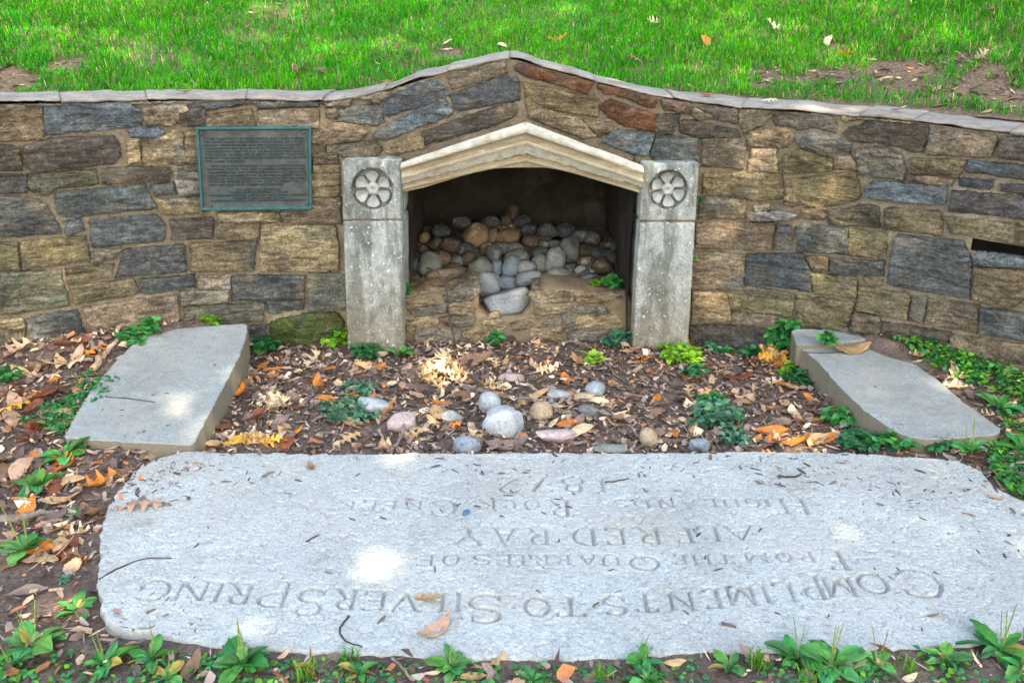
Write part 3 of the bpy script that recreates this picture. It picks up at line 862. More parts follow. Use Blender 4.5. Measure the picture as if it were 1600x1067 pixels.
# its broad rough top
topb = [((625, 463), (745, 448)), ((832, 455), (985, 466))]
for k, (a, b) in enumerate(topb):
    LN = 48
    pa = on_y(float(a[0]), float(a[1]), YN); pb = on_y(float(b[0]), float(b[1]), YN)
    u, v = np.meshgrid(np.linspace(0, 1, 48), np.linspace(0, 1, 30), indexing='ij'); u = u.ravel(); v = v.ravel()
    P = np.stack([pa[0] + (pb[0] - pa[0]) * u, YN - .012 + .32 * v, pa[2] + (pb[2] - pa[2]) * u - .012 * (1 - np.minimum(v * 6, 1)) + .004], 1)
    st_ = np.floor(u * 3.4 + .35 * np.sin(v * 9 + k)); P[:, 2] += .020 * fbm(P * 16, 5, 60 + k) + .012 * _hash(st_.astype(np.int64), np.floor(v * 2.5 + .3 * u).astype(np.int64), 0 * st_.astype(np.int64), k); P[:, 1] += .014 * fbm(P * 22, 4, 70 + k)
    mk('ledge_top', P, grid_faces(48, 30)[:, ::-1], M['stone'], basin, tint=(.21, .165, .10))
NS = '''tn 20,690 170,665 190,700 110,720 20,720
gr 250,640 465,605 468,660 440,690 280,700
gr 20,740 270,730 280,770 60,790
tn 290,710 440,700 465,740 440,780 300,770
tn 10,800 220,795 210,840 60,865 20,850
gr 250,800 440,785 430,830 320,850 270,845
gr 90,900 200,875 350,890 330,930 100,935
tn 400,900 540,880 560,920 450,930
tn 510,815 600,795 660,830 640,850 530,840
tn 680,830 830,790 830,830 720,860
tn 830,665 900,625 1090,645 1060,720 960,770 870,775
tn 1095,652 1200,642 1340,680 1290,710 1130,710
gr 1080,722 1290,735 1300,755 1200,770 1090,740
tn 1120,800 1290,795 1390,840 1230,870 1120,850
gr 890,850 1040,800 1020,830 920,855
gr 1030,800 1100,800 1090,835 1030,835
tn 830,890 990,880 1000,910 860,935
gr 1060,890 1290,890 1280,920 1080,930'''
_nl = [ln.split(' ', 1) for ln in NS.splitlines()]
_bo = densify(on_y(np.array([628, 628, 690, 742, 745, 747, 765, 815, 831, 834, 850, 900, 982, 982.]), np.array([550, 463, 457, 450, 465, 491, 497, 497, 483, 464, 452, 454, 469, 550.]), YN)[:, [0, 2]], .015)
NQ = grow_all([npoly(r_) for c_, r_ in _nl], _bo, 8, .011, .003)
for i, (code, rest) in enumerate(_nl):
    V, Fc = face_mesh(NQ[i], nsurf, step=.010, proud=RS.uniform(.016, .028), rough=.010, seed=200 + i, lay=2.2, cham=0)
    mk('stone', V, Fc, M['stone'], basin, tint=tint_of(code, RS) * 1.05)
pp = on_y(799., 526., YN)
V, Fc = tube([pp + np.array([0, .1, 0]), pp + np.array([0, -.03, 0])], .016, 14)
ring = [np.array([math.cos(a) * r, 0, math.sin(a) * r]) for r in (.016, .011) for a in np.linspace(0, 2 * math.pi, 15)[:-1]]
V = np.concatenate([[pp + np.array([0, y, 0]) + c for c in ring] for y in (.1, -.03)]); Fc = []
for k in range(14):
    j = (k + 1) % 14
    Fc += [[k, j, 28 + j, 28 + k], [14 + k, 42 + k, 42 + j, 14 + j], [28 + k, 28 + j, 42 + j, 42 + k]]
mk('drain_pipe', V, Fc, M['pipe'], basin)

# ------------------------------------------------------------------ bronze plaque
def build_plaque():
    c = np.array([(306, 199), (486, 198), (487.5, 327), (313.5, 329)], float)
    m = wall_hit(np.array(397.), np.array(263.)); O = wallP(m[0], m[1], .054)
    t = wallP(m[0] + .01, m[1], 0) - wallP(m[0] - .01, m[1], 0); t /= np.linalg.norm(t); nrm = np.array([t[1], -t[0], 0]); up = np.array([0, 0, 1.])
    q = []
    for px, py in c:
        d = ray(px, py); k = np.dot(O - CAMP, nrm) / np.dot(d, nrm); p = CAMP + d * k - O; q.append((p @ t, p @ up))
    q = np.array(q)   # tl tr br bl
    surf = lambda s, z, d: O + np.asarray(s)[:, None] * t + np.asarray(z)[:, None] * up + np.asarray(d)[:, None] * nrm
    root = empty('bronze_plaque', O); tag(root, 'weathered bronze plaque with verdigris border bolted to the left wall', 'plaque')
    cen = q.mean(0); w = .013
    def bil(u, v):   # v from top
        return (q[0] * (1 - u) + q[1] * u) * (1 - v) + (q[3] * (1 - u) + q[2] * u) * v
    V, Fc = face_mesh([bil(.01, .01), bil(.99, .01), bil(.99, .99), bil(.01, .99)], surf, step=.02, proud=-.006, back=.035, rough=.0006, cham=0, jit=0, bev=.002)
    mk('plate', V, Fc, M['bronze'], root)
    # raised border, one closed moulding
    rows = [(0, -.035), (0, .004), (.003, .007), (.009, .007), (.013, .002), (.015, -.010)]; V = []; 
    W = abs(q[1][0] - q[0][0]); H = abs(q[0][1] - q[3][1])
    for i in range(4):
        for a, d in rows:
            u = a / W if i in (0, 3) else 1 - a / W; v = a / H if i in (0, 1) else 1 - a / H
            p = bil(u, v); V.append(O + p[0] * t + p[1] * up + d * nrm)
    R = len(rows); Fc = []
    for i in range(4):
        j = (i + 1) % 4
        for k in range(R - 1): Fc.append([i * R + k, i * R + k + 1, j * R + k + 1, j * R + k])
    mk('border', np.array(V), Fc, M['rim'], root, smooth=False)
    for u, v in ((.045, .075), (.935, .065), (.09, .945), (.955, .925)):
        p = bil(u, v); P0 = O + p[0] * t + p[1] * up
        V, Fc = tube([P0 - .008 * nrm, P0 - .003 * nrm, P0 - .0005 * nrm], [.009, .009, .005], 12)
        mk('bolt', V, Fc, M['rim'] if v > .9 and u > .9 else M['pipe'], root)
    L = [("THE COMMUNITY OF SILVER SPRING, MARYLAND, DERIVES", 190, 170, 1250), ("ITS NAME FROM THIS SPRING DISCOVERED IN 1840 BY", 225, 125, 1255), ("FRANCIS PRESTON BLAIR AND HIS DAUGHTER, ELIZABETH,", 261, 125, 1262),
         ("WHILE RIDING ON HORSEBACK IN THE WOODS BEYOND.", 296, 130, 1262), ("THE REFLECTED LIGHT OF SUN ON MICA SAND PARTICLES IN", 331, 130, 1265), ("THE WATER CAUSED MR. BLAIR TO NAME IT \"THE SILVER", 366, 130, 1265),
         ("SPRING.\" THIS ADDED BEAUTY TO HIS ESTATE AND BECAME", 402, 130, 1268), ("ITS NAME FOREVER.", 440, 132, 580),
         ("THIS PARK WAS ACQUIRED IN 1942 BY THE MARYLAND", 492, 190, 1265), ("NATIONAL CAPITAL PARK AND PLANNING COMMISSION AND", 528, 145, 1268), ("WAS DEDICATED AND DEDICATED ON MAY 26, 1955 BY THE", 564, 145, 1268),
         ("FOLLOWING ORGANIZATIONS, AS AN EVER-FLOWING TRIBUTE", 600, 148, 1270), ("TO THOSE WHO HAVE BEEN RESPONSIBLE FOR THE GREATNESS", 635, 148, 1270), ("OF SILVER SPRING, MARYLAND, AND ITS DESIRE FOR", 668, 148, 1190), ("GREATER CIVIC AND COMMUNITY SERVICE.", 704, 150, 1000),
         ("THE ALLIED CIVIC GROUP, INC.", 760, 455, 985), ("THE SILVER SPRING BOARD OF TRADE", 790, 375, 1060), ("THE MARYLAND NATIONAL CAPITAL PARK AND PLANNING COMMISSION", 824, 155, 1270), ("THE MONTGOMERY COUNTY COUNCIL", 857, 420, 1020), ("SILVER SPRING CIVIC AND COMMUNITY ASSOCIATIONS", 886, 155, 1265)]
    Vs, Fs, n0 = [], [], 0
    for txt, y, x0, x1 in L:
        cu = bpy.data.curves.new('tmp', 'FONT'); cu.body = txt; cu.size = 1; cu.extrude = .02; cu.resolution_u = 1; cu.offset = .012
        ob = bpy.data.objects.new('tmp', cu); COL.objects.link(ob)
        me = bpy.data.meshes.new_from_object(ob.evaluated_get(bpy.context.evaluated_depsgraph_get()))
        v = np.array([x.co[:] for x in me.vertices]); f = [list(p.vertices) for p in me.polygons]
        bpy.data.objects.remove(ob); bpy.data.meshes.remove(me); bpy.data.curves.remove(cu)
        v[:, 0] -= v[:, 0].min(); v[:, 0] /= v[:, 0].max(); vy = v[:, 1] / .72
        uu = ((x0 + (x1 - x0) * v[:, 0]) - 45) / 1290; vv = ((y + 11 - 22 * vy) - 60) / 930
        p = (q[0][None] * (1 - uu)[:, None] + q[1][None] * uu[:, None]) * (1 - vv)[:, None] + (q[3][None] * (1 - uu)[:, None] + q[2][None] * uu[:, None]) * vv[:, None]
        Vs.append(O + p[:, :1] * t + p[:, 1:] * up + (-.0062 + .003 * (v[:, 2:] > 0)) * nrm); Fs += [[a + n0 for a in g] for g in f]; n0 += len(v)
    mk('lettering', np.concatenate(Vs), Fs, M['letter'], root, smooth=False)
build_plaque()

# ------------------------------------------------------------------ inscribed slab, cut at 3 mm so that the letters are carved
def ell(cx, cy, rx, ry, a0, a1, n=14):
    a = np.radians(np.linspace(a0, a1, n)); return [(cx + rx * math.cos(t), cy + ry * math.sin(t)) for t in a]
def stem(x, y0=0, y1=1, s=.09, w=1.): return [([(x, y0), (x, y1)], w), ([(x - s, y0), (x + s, y0)], .6), ([(x - s, y1), (x + s, y1)], .6)]
GL = {
 'C': (.9, [(ell(.48, .5, .44, .5, 48, 318, 20), 1), ([(.77, .87), (.80, .70)], .7)]),
 'O': (.95, [(ell(.47, .5, .45, .5, 0, 360, 26), 1)]),
 'M': (1.05, stem(.1, w=.8) + stem(.95) + [([(.1, 1), (.52, .12)], 1), ([(.52, .12), (.95, 1)], .8)]),
 'P': (.62, stem(.12) + [([(.12, 1)] + ell(.30, .74, .28, .26, 90, -90, 12) + [(.12, .48)], .9)]),
 'L': (.6, stem(.12) + [([(.12, 0), (.56, 0), (.58, .18)], .8)]),
 'I': (.25, stem(.125)),
 'E': (.6, stem(.12) + [([(.12, 1), (.54, 1), (.55, .85)], .8), ([(.12, .52), (.44, .52)], .7), ([(.12, 0), (.55, 0), (.57, .16)], .8)]),
 'N': (.85, stem(.1, w=.8) + stem(.75, w=.8) + [([(.1, 1), (.75, 0)], 1)]),
 'T': (.7, stem(.35) + [([(.02, .84), (.03, 1), (.67, 1), (.68, .84)], .8)]),
 'S': (.6, [(ell(.30, .75, .25, .25, 40, 260, 12) + ell(.30, .26, .27, .26, 90, -140, 14), 1), ([(.52, .95), (.51, .78)], .6), ([(.06, .03), (.07, .24)], .6)]),
 'V': (.8, [([(.04, 1), (.40, 0)], 1), ([(.40, 0), (.76, 1)], .7), ([(-.06, 1), (.16, 1)], .6), ([(.66, 1), (.86, 1)], .6)]),
 'R': (.7, stem(.12) + [([(.12, 1)] + ell(.30, .76, .26, .24, 90, -90, 12) + [(.12, .52)], .9), ([(.32, .52), (.66, 0), (.72, 0)], .9)]),
 'G': (.95, [(ell(.48, .5, .44, .5, 48, 330, 20), 1), ([(.82, .45), (.82, .12)], 1), ([(.72, .45), (.92, .45)], .6)]),
 'F': (.58, stem(.12) + [([(.12, 1), (.54, 1), (.55, .84)], .8), ([(.12, .52), (.44, .52)], .7)]),
 'H': (.85, stem(.12) + stem(.73) + [([(.12, .52), (.73, .52)], .7)]),
 'Q': (.95, [(ell(.47, .5, .45, .5, 0, 360, 26), 1), ([(.5, .16), (.92, -.2)], .9)]),
 'U': (.8, [([(.1, 1), (.1, .35)] + ell(.4, .32, .30, .32, 180, 360, 12) + [(.7, 1)], .9), ([(0, 1), (.2, 1)], .6), ([(.6, 1), (.8, 1)], .6)]),
 'A': (.8, [([(.04, 0), (.40, 1)], .7), ([(.40, 1), (.76, 0)], 1), ([(.18, .36), (.62, .36)], .6), ([(-.05, 0), (.14, 0)], .6), ([(.66, 0), (.86, 0)], .6)]),
 'D': (.85, stem(.12) + [([(.12, 1), (.3, 1)] + ell(.34, .5, .45, .5, 80, -80, 16) + [(.3, 0), (.12, 0)], .9)]),
 'Y': (.8, [([(.04, 1), (.40, .48)], 1), ([(.76, 1), (.40, .48)], .7), ([(.4, .48), (.4, 0)], 1), ([(-.05, 1), (.15, 1)], .6), ([(.66, 1), (.85, 1)], .6), ([(.3, 0), (.5, 0)], .6)]),
 'K': (.75, stem(.12) + [([(.12, .42), (.62, 1)], .7), ([(.28, .58), (.70, 0), (.76, 0)], 1)]),
 '=': (.6, [([(.02, .62), (.58, .62)], .6), ([(.02, .34), (.58, .34)], .6)]),
 '.': (.2, [([(.1, .45), (.1, .55)], 1)]),
 '1': (.3, stem(.15)), '2': (.6, [(ell(.3, .72, .25, .28, 160, -20, 12) + [(.05, .03)], .9), ([(.05, 0), (.58, 0), (.6, .15)], .9)]),
 '7': (.6, [([(.03, .85), (.04, 1), (.56, 1)], .8), ([(.56, 1), (.22, 0)], 1)]),
 '8': (.6, [(ell(.3, .75, .20, .24, 0, 360, 16), .9), (ell(.3, .26, .26, .26, 0, 360, 16), .9)]),
}
# each letter: glyph, left px, right px (as seen), foot px (upper), head px (lower)
LT = [('C', 1386, 1455, 888, 931), ('O', 1332, 1376, 895, 925), ('M', 1280, 1326, 900, 930), ('P', 1243, 1277, 897, 934), ('L', 1204, 1236, 908, 937), ('I', 1184, 1196, 911, 939), ('M', 1130, 1174, 913, 943), ('E', 1096, 1122, 918, 948), ('N', 1040, 1080, 922, 951), ('T', 990, 1022, 925, 954), ('S', 940, 976, 929, 959), ('.', 924, 932, 940, 955),
      ('T', 868, 912, 931, 961), ('O', 819, 858, 932, 961), ('.', 798, 806, 940, 955), ('S', 732, 786, 928, 972), ('I', 712, 723, 922, 953), ('L', 668, 699, 926, 953), ('V', 616, 656, 925, 952), ('E', 571, 609, 922, 951), ('R', 528, 562, 918, 950), ('S', 470, 514, 918, 959), ('P', 413, 463, 907, 946), ('R', 364, 402, 908, 940), ('I', 342, 356, 908, 937), ('N', 283, 333, 906, 935), ('G', 222, 275, 905, 936),
      ('F', 1284, 1312, 858, 888), ('R', 1242, 1268, 860, 876), ('O', 1208, 1232, 861, 876), ('M', 1160, 1196, 862, 877), ('T', 1118, 1142, 863, 878), ('H', 1079, 1108, 864, 879), ('E', 1051, 1071, 864, 879), ('Q', 982, 1027, 867, 889), ('U', 938, 967, 865, 881), ('A', 904, 931, 865, 881), ('R', 866, 891, 865, 881), ('R', 834, 858, 865, 881), ('I', 812, 821, 865, 881), ('E', 777, 801, 865, 881), ('S', 740, 767, 865, 881), ('O', 693, 718, 865, 881), ('F', 653, 681, 865, 882),
      ('A', 1128, 1174, 820, 842), ('L', 1085, 1122, 820, 844), ('F', 1052, 1079, 821, 846), ('R', 992, 1030, 822, 847), ('E', 944, 977, 823, 848), ('D', 892, 930, 823, 850), ('R', 823, 859, 823, 849), ('A', 772, 806, 823, 847), ('Y', 710, 757, 822, 849),
      ('H', 1212, 1255, 777, 800), ('I', 1190, 1200, 778, 791), ('G', 1160, 1184, 778, 791), ('H', 1126, 1152, 778, 791), ('L', 1098, 1118, 778, 791), ('A', 1062, 1086, 779, 791), ('N', 1026, 1052, 779, 792), ('D', 988, 1014, 779, 792), ('S', 958, 978, 779, 792), ('=', 908, 934, 781, 795), ('R', 858, 890, 779, 804), ('O', 819, 842, 779, 793), ('C', 788, 806, 779, 793), ('K', 748, 776, 779, 794), ('C', 673, 715, 779, 805), ('R', 634, 662, 780, 795), ('E', 600, 623, 780, 795), ('E', 570, 592, 780, 795), ('K', 530, 558, 780, 795),
      ('1', 932, 946, 745, 767), ('8', 876, 912, 744, 767), ('7', 830, 862, 744, 766), ('2', 780, 812, 744, 769)]
OUT = [(240, 716), (292, 703), (420, 706), (560, 707), (760, 705), (1000, 706), (1200, 703), (1330, 705), (1420, 711), (1500, 718), (1538, 735), (1557, 760), (1592, 777), (1650, 800), (1720, 850), (1720, 920), (1650, 985), (1560, 1003), (1500, 1010), (1430, 1014), (1330, 1024), (1250, 1020), (1100, 1022), (1000, 1030), (900, 1032), (700, 1030), (560, 1026), (450, 1018), (330, 1010), (250, 992), (190, 985), (158, 968), (150, 930), (148, 880), (153, 820), (166, 788), (205, 735)]
def build_slab():
    P = np.array(OUT, float); poly = on_z(P[:, 0], P[:, 1], SLAB_Z)[:, :2]
    rr = random.Random(4); poly = resample(poly, .03, .004, rr)
    lo, hi = poly.min(0) - .02, poly.max(0) + .02; h = .0029
    x = np.arange(lo[0], hi[0], h); y = np.arange(lo[1], hi[1], h)
    gx, gy = np.meshgrid(x, y, indexing='ij'); Q = np.stack([gx.ravel(), gy.ravel()], 1)
    ins = in_poly(Q, poly)
    d = np.full(len(Q), 0.); d[ins] = seg_dist(Q[ins], poly)
    z = np.full(len(Q), SLAB_Z)
    z += .003 * n2(Q[:, 0], Q[:, 1], 2.5, 1) + .0016 * n2(Q[:, 0], Q[:, 1], 22, 2, 4) + .0008 * n2(Q[:, 0], Q[:, 1], 120, 3, 2)
    pit = n2(Q[:, 0], Q[:, 1], 55, 8, 2); z -= .0035 * sstep(.34, .46, pit) + .003 * sstep(.38, .46, n2(Q[:, 0], Q[:, 1], 95, 9, 2))
    edge = .014 + .010 * n2(Q[:, 0], Q[:, 1], 9, 6)
    z -= .010 * (1 - sstep(0, 1, d / edge)) ; z -= .10 * (1 - sstep(.0, .010, d))
    # carve
    carve = np.zeros(len(Q))
    for g, xl, xr, yf, yh in LT:
        w, strokes = GL[g]
        a = on_z(float(xr), float(yf), SLAB_Z)[:2]; b = on_z(float(xl), float(yf), SLAB_Z)[:2]
        m1 = on_z((xl + xr) / 2., float(yf), SLAB_Z)[:2]; m2 = on_z((xl + xr) / 2., float(yh), SLAB_Z)[:2]
        ht = abs(m2[1] - m1[1]); ex = (b - a) / w; L = np.hypot(*ex); ey = np.array([ex[1], -ex[0]]) / L * -1
        if ey[1] > 0: ey = -ey
        ey = ey * ht
        hw0 = np.clip(.075 * ht, .0046, .0072)
        cen = a + ex * w / 2 + ey * .5; rad = np.hypot(w * L, ht) * .75 + .02
        idx = np.where((np.abs(Q[:, 0] - cen[0]) < rad) & (np.abs(Q[:, 1] - cen[1]) < rad))[0]
        if not len(idx): continue
        q = Q[idx] + np.stack([.0016 * n2(Q[idx, 0], Q[idx, 1], 60, 11, 2), .0016 * n2(Q[idx, 0], Q[idx, 1], 60, 12, 2)], 1)
        cut = np.zeros(len(idx))
        for pts, wt in strokes:
            W = [a + ex * p[0] + ey * p[1] for p in pts]
            hw = hw0 * wt
            dd = seg_dist(q, W, closed=False)
            cut = np.maximum(cut, np.clip(2.0 * (1 - dd / hw), 0, 1) * (.6 + .4 * wt))
        depth = .0125 * np.clip(ht / .07, .75, 1.15) * (.85 + .3 * n2(Q[idx, 0], Q[idx, 1], 10, 14, 2))
        carve[idx] = np.maximum(carve[idx], cut * depth)
    z -= carve
    Fc = grid_faces(len(x), len(y))[:, ::-1]
    keep = ins[Fc].any(1); Fc = Fc[keep]
    used = np.unique(Fc); mp = np.full(len(Q), -1); mp[used] = np.arange(len(used))
    V = np.stack([Q[used, 0], Q[used, 1], np.where(ins[used], z[used], SLAB_Z - .11)], 1)
    o = mk('inscribed_slab', V, mp[Fc], M['slab'])
    tag(o, 'large pale granite slab with carved lettering lying flat in the foreground', 'stone slab')
    return poly
SLAB_POLY = build_slab()

# ------------------------------------------------------------------ flank slabs
def flank(pxs, z, label, seed):
    P = np.array([p[:2] for p in pxs], float); zz = .083 + (690 - P[:, 1]) / 183 * .078
    Q = on_z(P[:, 0], P[:, 1], zz)
    # top plane through the outline (least squares)
    A = np.c_[Q[:, :2], np.ones(len(Q))]; cf = np.linalg.lstsq(A, Q[:, 2], rcond=None)[0]
    surf = lambda s, y, d: np.stack([s, y, cf[0] * s + cf[1] * y + cf[2] + d], -1)
    V, Fc = face_mesh(Q[:, :2], surf, step=.014, proud=.001, back=.22, rough=.0035, seed=seed, jit=.0018, cham=.012, bev=.008, lay=1)
    tag(mk('flank_slab', V, Fc, M['slab2']), label, 'stone slab', 'slabs flanking the planted bed')
    return Q[:, :2]
FL = flank([(222, 521), (300, 512), (352, 508), (385, 506), (387, 520), (374, 556), (345, 612), (318, 664), (301, 697), (240, 694), (170, 690), (100, 686), (112, 660), (140, 612), (160, 588), (175, 570), (205, 540)], .155, 'grey stone slab with a dappled sun spot on the left side of the bed', 31)
FR = flank([(1237, 516), (1290, 513), (1345, 517), (1363, 531), (1389, 546), (1428, 567), (1464, 592), (1490, 614), (1512, 633), (1538, 651), (1564, 670), (1560, 680), (1500, 686), (1445, 688), (1415, 682), (1400, 675), (1377, 660), (1346, 637), (1313, 604), (1276, 563), (1246, 540), (1238, 526)], .15, 'grey stone slab with greenish inner side on the right of the bed', 32)
# the raised back strip of the right slab
pp = np.array([(1239, 518), (1290, 512), (1345, 516), (1372, 527), (1300, 535), (1245, 536)], float)
Q = on_z(pp[:, 0], pp[:, 1], .175)
V, Fc = face_mesh(Q[:, :2], lambda s, y, d: np.stack([s, y, .165 + d], -1), step=.014, proud=.002, back=.10, rough=.004, seed=61, lay=1)
tag(mk('edging_stone', V, Fc, M['slab2']), 'narrow grey edging stone between the right slab and the wall', 'stone')

# ------------------------------------------------------------------ cobbles
_bm = bmesh.new(); bmesh.ops.create_icosphere(_bm, subdivisions=4, radius=1)
ICO_V = np.array([v.co[:] for v in _bm.verts]); ICO_F = np.array([[v.index for v in f.verts] for f in _bm.faces]); _bm.free()
_bm = bmesh.new(); bmesh.ops.create_icosphere(_bm, subdivisions=3, radius=1)
ICO3_V = np.array([v.co[:] for v in _bm.verts]); ICO3_F = np.array([[v.index for v in f.verts] for f in _bm.faces]); _bm.free()
CPAL = dict(g=(.26, .27, .26), b=(.21, .26, .29), w=(.29, .32, .325), t=(.30, .235, .15), o=(.27, .17, .08), p=(.34, .27, .25), d=(.13, .14, .14), gr=(.20, .22, .18), pk=(.38, .30, .28), wh=(.42, .42, .38), br=(.2, .14, .08))
def cobble(name, px, py, w, h, rot, code, label, group, support='g', ang=.0, seed=0, cat='stone', angular=0., tintk=1., up=.0, low=0.):
    c = on_ground(np.array(float(px)), np.array(float(py)))
    for _ in range(4):
        k = zdepth(c) / F; a, b = w / 2 * k, h / 2 * k
        if support == 'g':
            c = on_z(float(px), float(py), float(G(c[0], c[1])) + b * .55 + up)
        else:
            d = ray(float(px), float(py)); m = d[2] / d[1]
            yy = (.17 - .62 * 4.6 + b * .5 - low - CAM_H) / (m - .62); c = on_y(float(px), float(py), min(yy, 5.22))
    rr = random.Random(seed + int(px)); V = (ICO_V if max(w, h) > 26 else ICO3_V).copy(); Fm = ICO_F if max(w, h) > 26 else ICO3_F
    e = 1.0 - .22 * (1 if angular else .5) * rr.uniform(.5, 1.2); V = np.sign(V) * np.abs(V) ** e
    V *= (1 + .17 * vnoise(V * 1.15 + seed, seed + 3) + .07 * vnoise(V * 2.6 + seed, seed + 4))[:, None]
    if not angular:
        for _ in range(3):
            nn = np.array([rr.gauss(0, 1) for _ in range(3)]); nn /= np.linalg.norm(nn); ex = np.maximum(0, V @ nn - rr.uniform(.72, .92)); V -= ex[:, None] * nn * .7
    if angular:
        for _ in range(9):
            nn = np.array([rr.gauss(0, 1) for _ in range(3)]); nn /= np.linalg.norm(nn); lim = rr.uniform(.62, .9)
            ex = np.maximum(0, V @ nn - lim); V -= ex[:, None] * nn * .93
    V += (.018 * vnoise(V * 7, seed + 6) + .010 * vnoise(V * 20, seed + 7))[:, None] * V
    V /= np.abs(V).max(0)
    V = V * np.array([a, (a + b) / 2 * rr.uniform(.85, 1.1), b])
    r = math.radians(rot); ca, sa = math.cos(r), math.sin(r)
    V = np.stack([V[:, 0] * ca - V[:, 2] * sa, V[:, 1], V[:, 0] * sa + V[:, 2] * ca], 1)
    # tip towards the lens' pitch so that the traced outline is the one seen
    ct, st = math.cos(-PITCH * .6), math.sin(-PITCH * .6)
    V = np.stack([V[:, 0], V[:, 1] * ct - V[:, 2] * st, V[:, 1] * st + V[:, 2] * ct], 1) + c
    o = mk(name, V, Fm, M['cobble'], tint=np.array(CPAL[code]) * tintk * rr.uniform(.9, 1.1))
    tag(o, label, cat, group); return o
GG = 'loose cobbles lying on the leafy bed'
for i, (px, py, w, h, r, code, lab, an) in enumerate([
    (583, 634, 58, 26, -10, 'w', 'long pale grey cobble half behind the creeping weed, leftmost on the bed', 0),
    (627, 660, 46, 34, 5, 'p', 'brownish pink cobble just right of the long pale cobble', 0),
    (705, 652, 38, 23, -12, 'g', 'small angular two tone grey stone left of the largest cobble', 1),
    (765, 632, 38, 42, 30, 'w', 'whitish cobble leaning behind the largest cobble', 0),
    (787, 659, 70, 50, -18, 'w', 'largest cobble, smooth and pale grey, in the middle of the bed', 0),
    (729, 696, 44, 30, -8, 'b', 'smooth bluish cobble touching the inscribed slab below the largest cobble', 0),
    (845, 642, 38, 33, 0, 't', 'round tan cobble right of the largest cobble', 0),
    (875, 618, 42, 18, -8, 'g', 'flat grey green cobble behind the round tan cobble', 0),
    (912, 621, 34, 17, 0, 't', 'flat tan cobble between the grey green flat one and the round grey one', 0),
    (930, 609, 33, 28, 20, 'b', 'round blue grey cobble at the right end of the row', 0),
    (922, 643, 42, 22, -14, 'd', 'dark grey tapering cobble right of the orange leaf', 0),
    (868, 680, 72, 24, -8, 'pk', 'pale pinkish flat rock right of the largest cobble', 1),
    (1013, 686, 29, 38, 8, 't', 'upright egg shaped mottled cobble by the slab edge', 0),
    (1093, 696, 34, 24, -4, 'b', 'small blue grey angular stone by the slab, right of the egg shaped one', 1),
    (802, 590, 38, 16, -8, 'p', 'low pinkish tan rock behind the mossy stick', 1),
    (955, 702, 60, 15, 0, 'gr', 'half buried greenish stone along the slab edge', 0),
    (862, 627, 14, 9, 0, 'b', 'pebble, small and blue grey, beside the round tan cobble', 0)]):
    cobble('cobble', px, py, w, h, r, code, lab, GG, 'g', seed=i * 3 + 1, angular=an)
NG = 'cobbles heaped in the niche'
def nz(x, y): return 630 + x / 4.103, 300 + y / 4.103
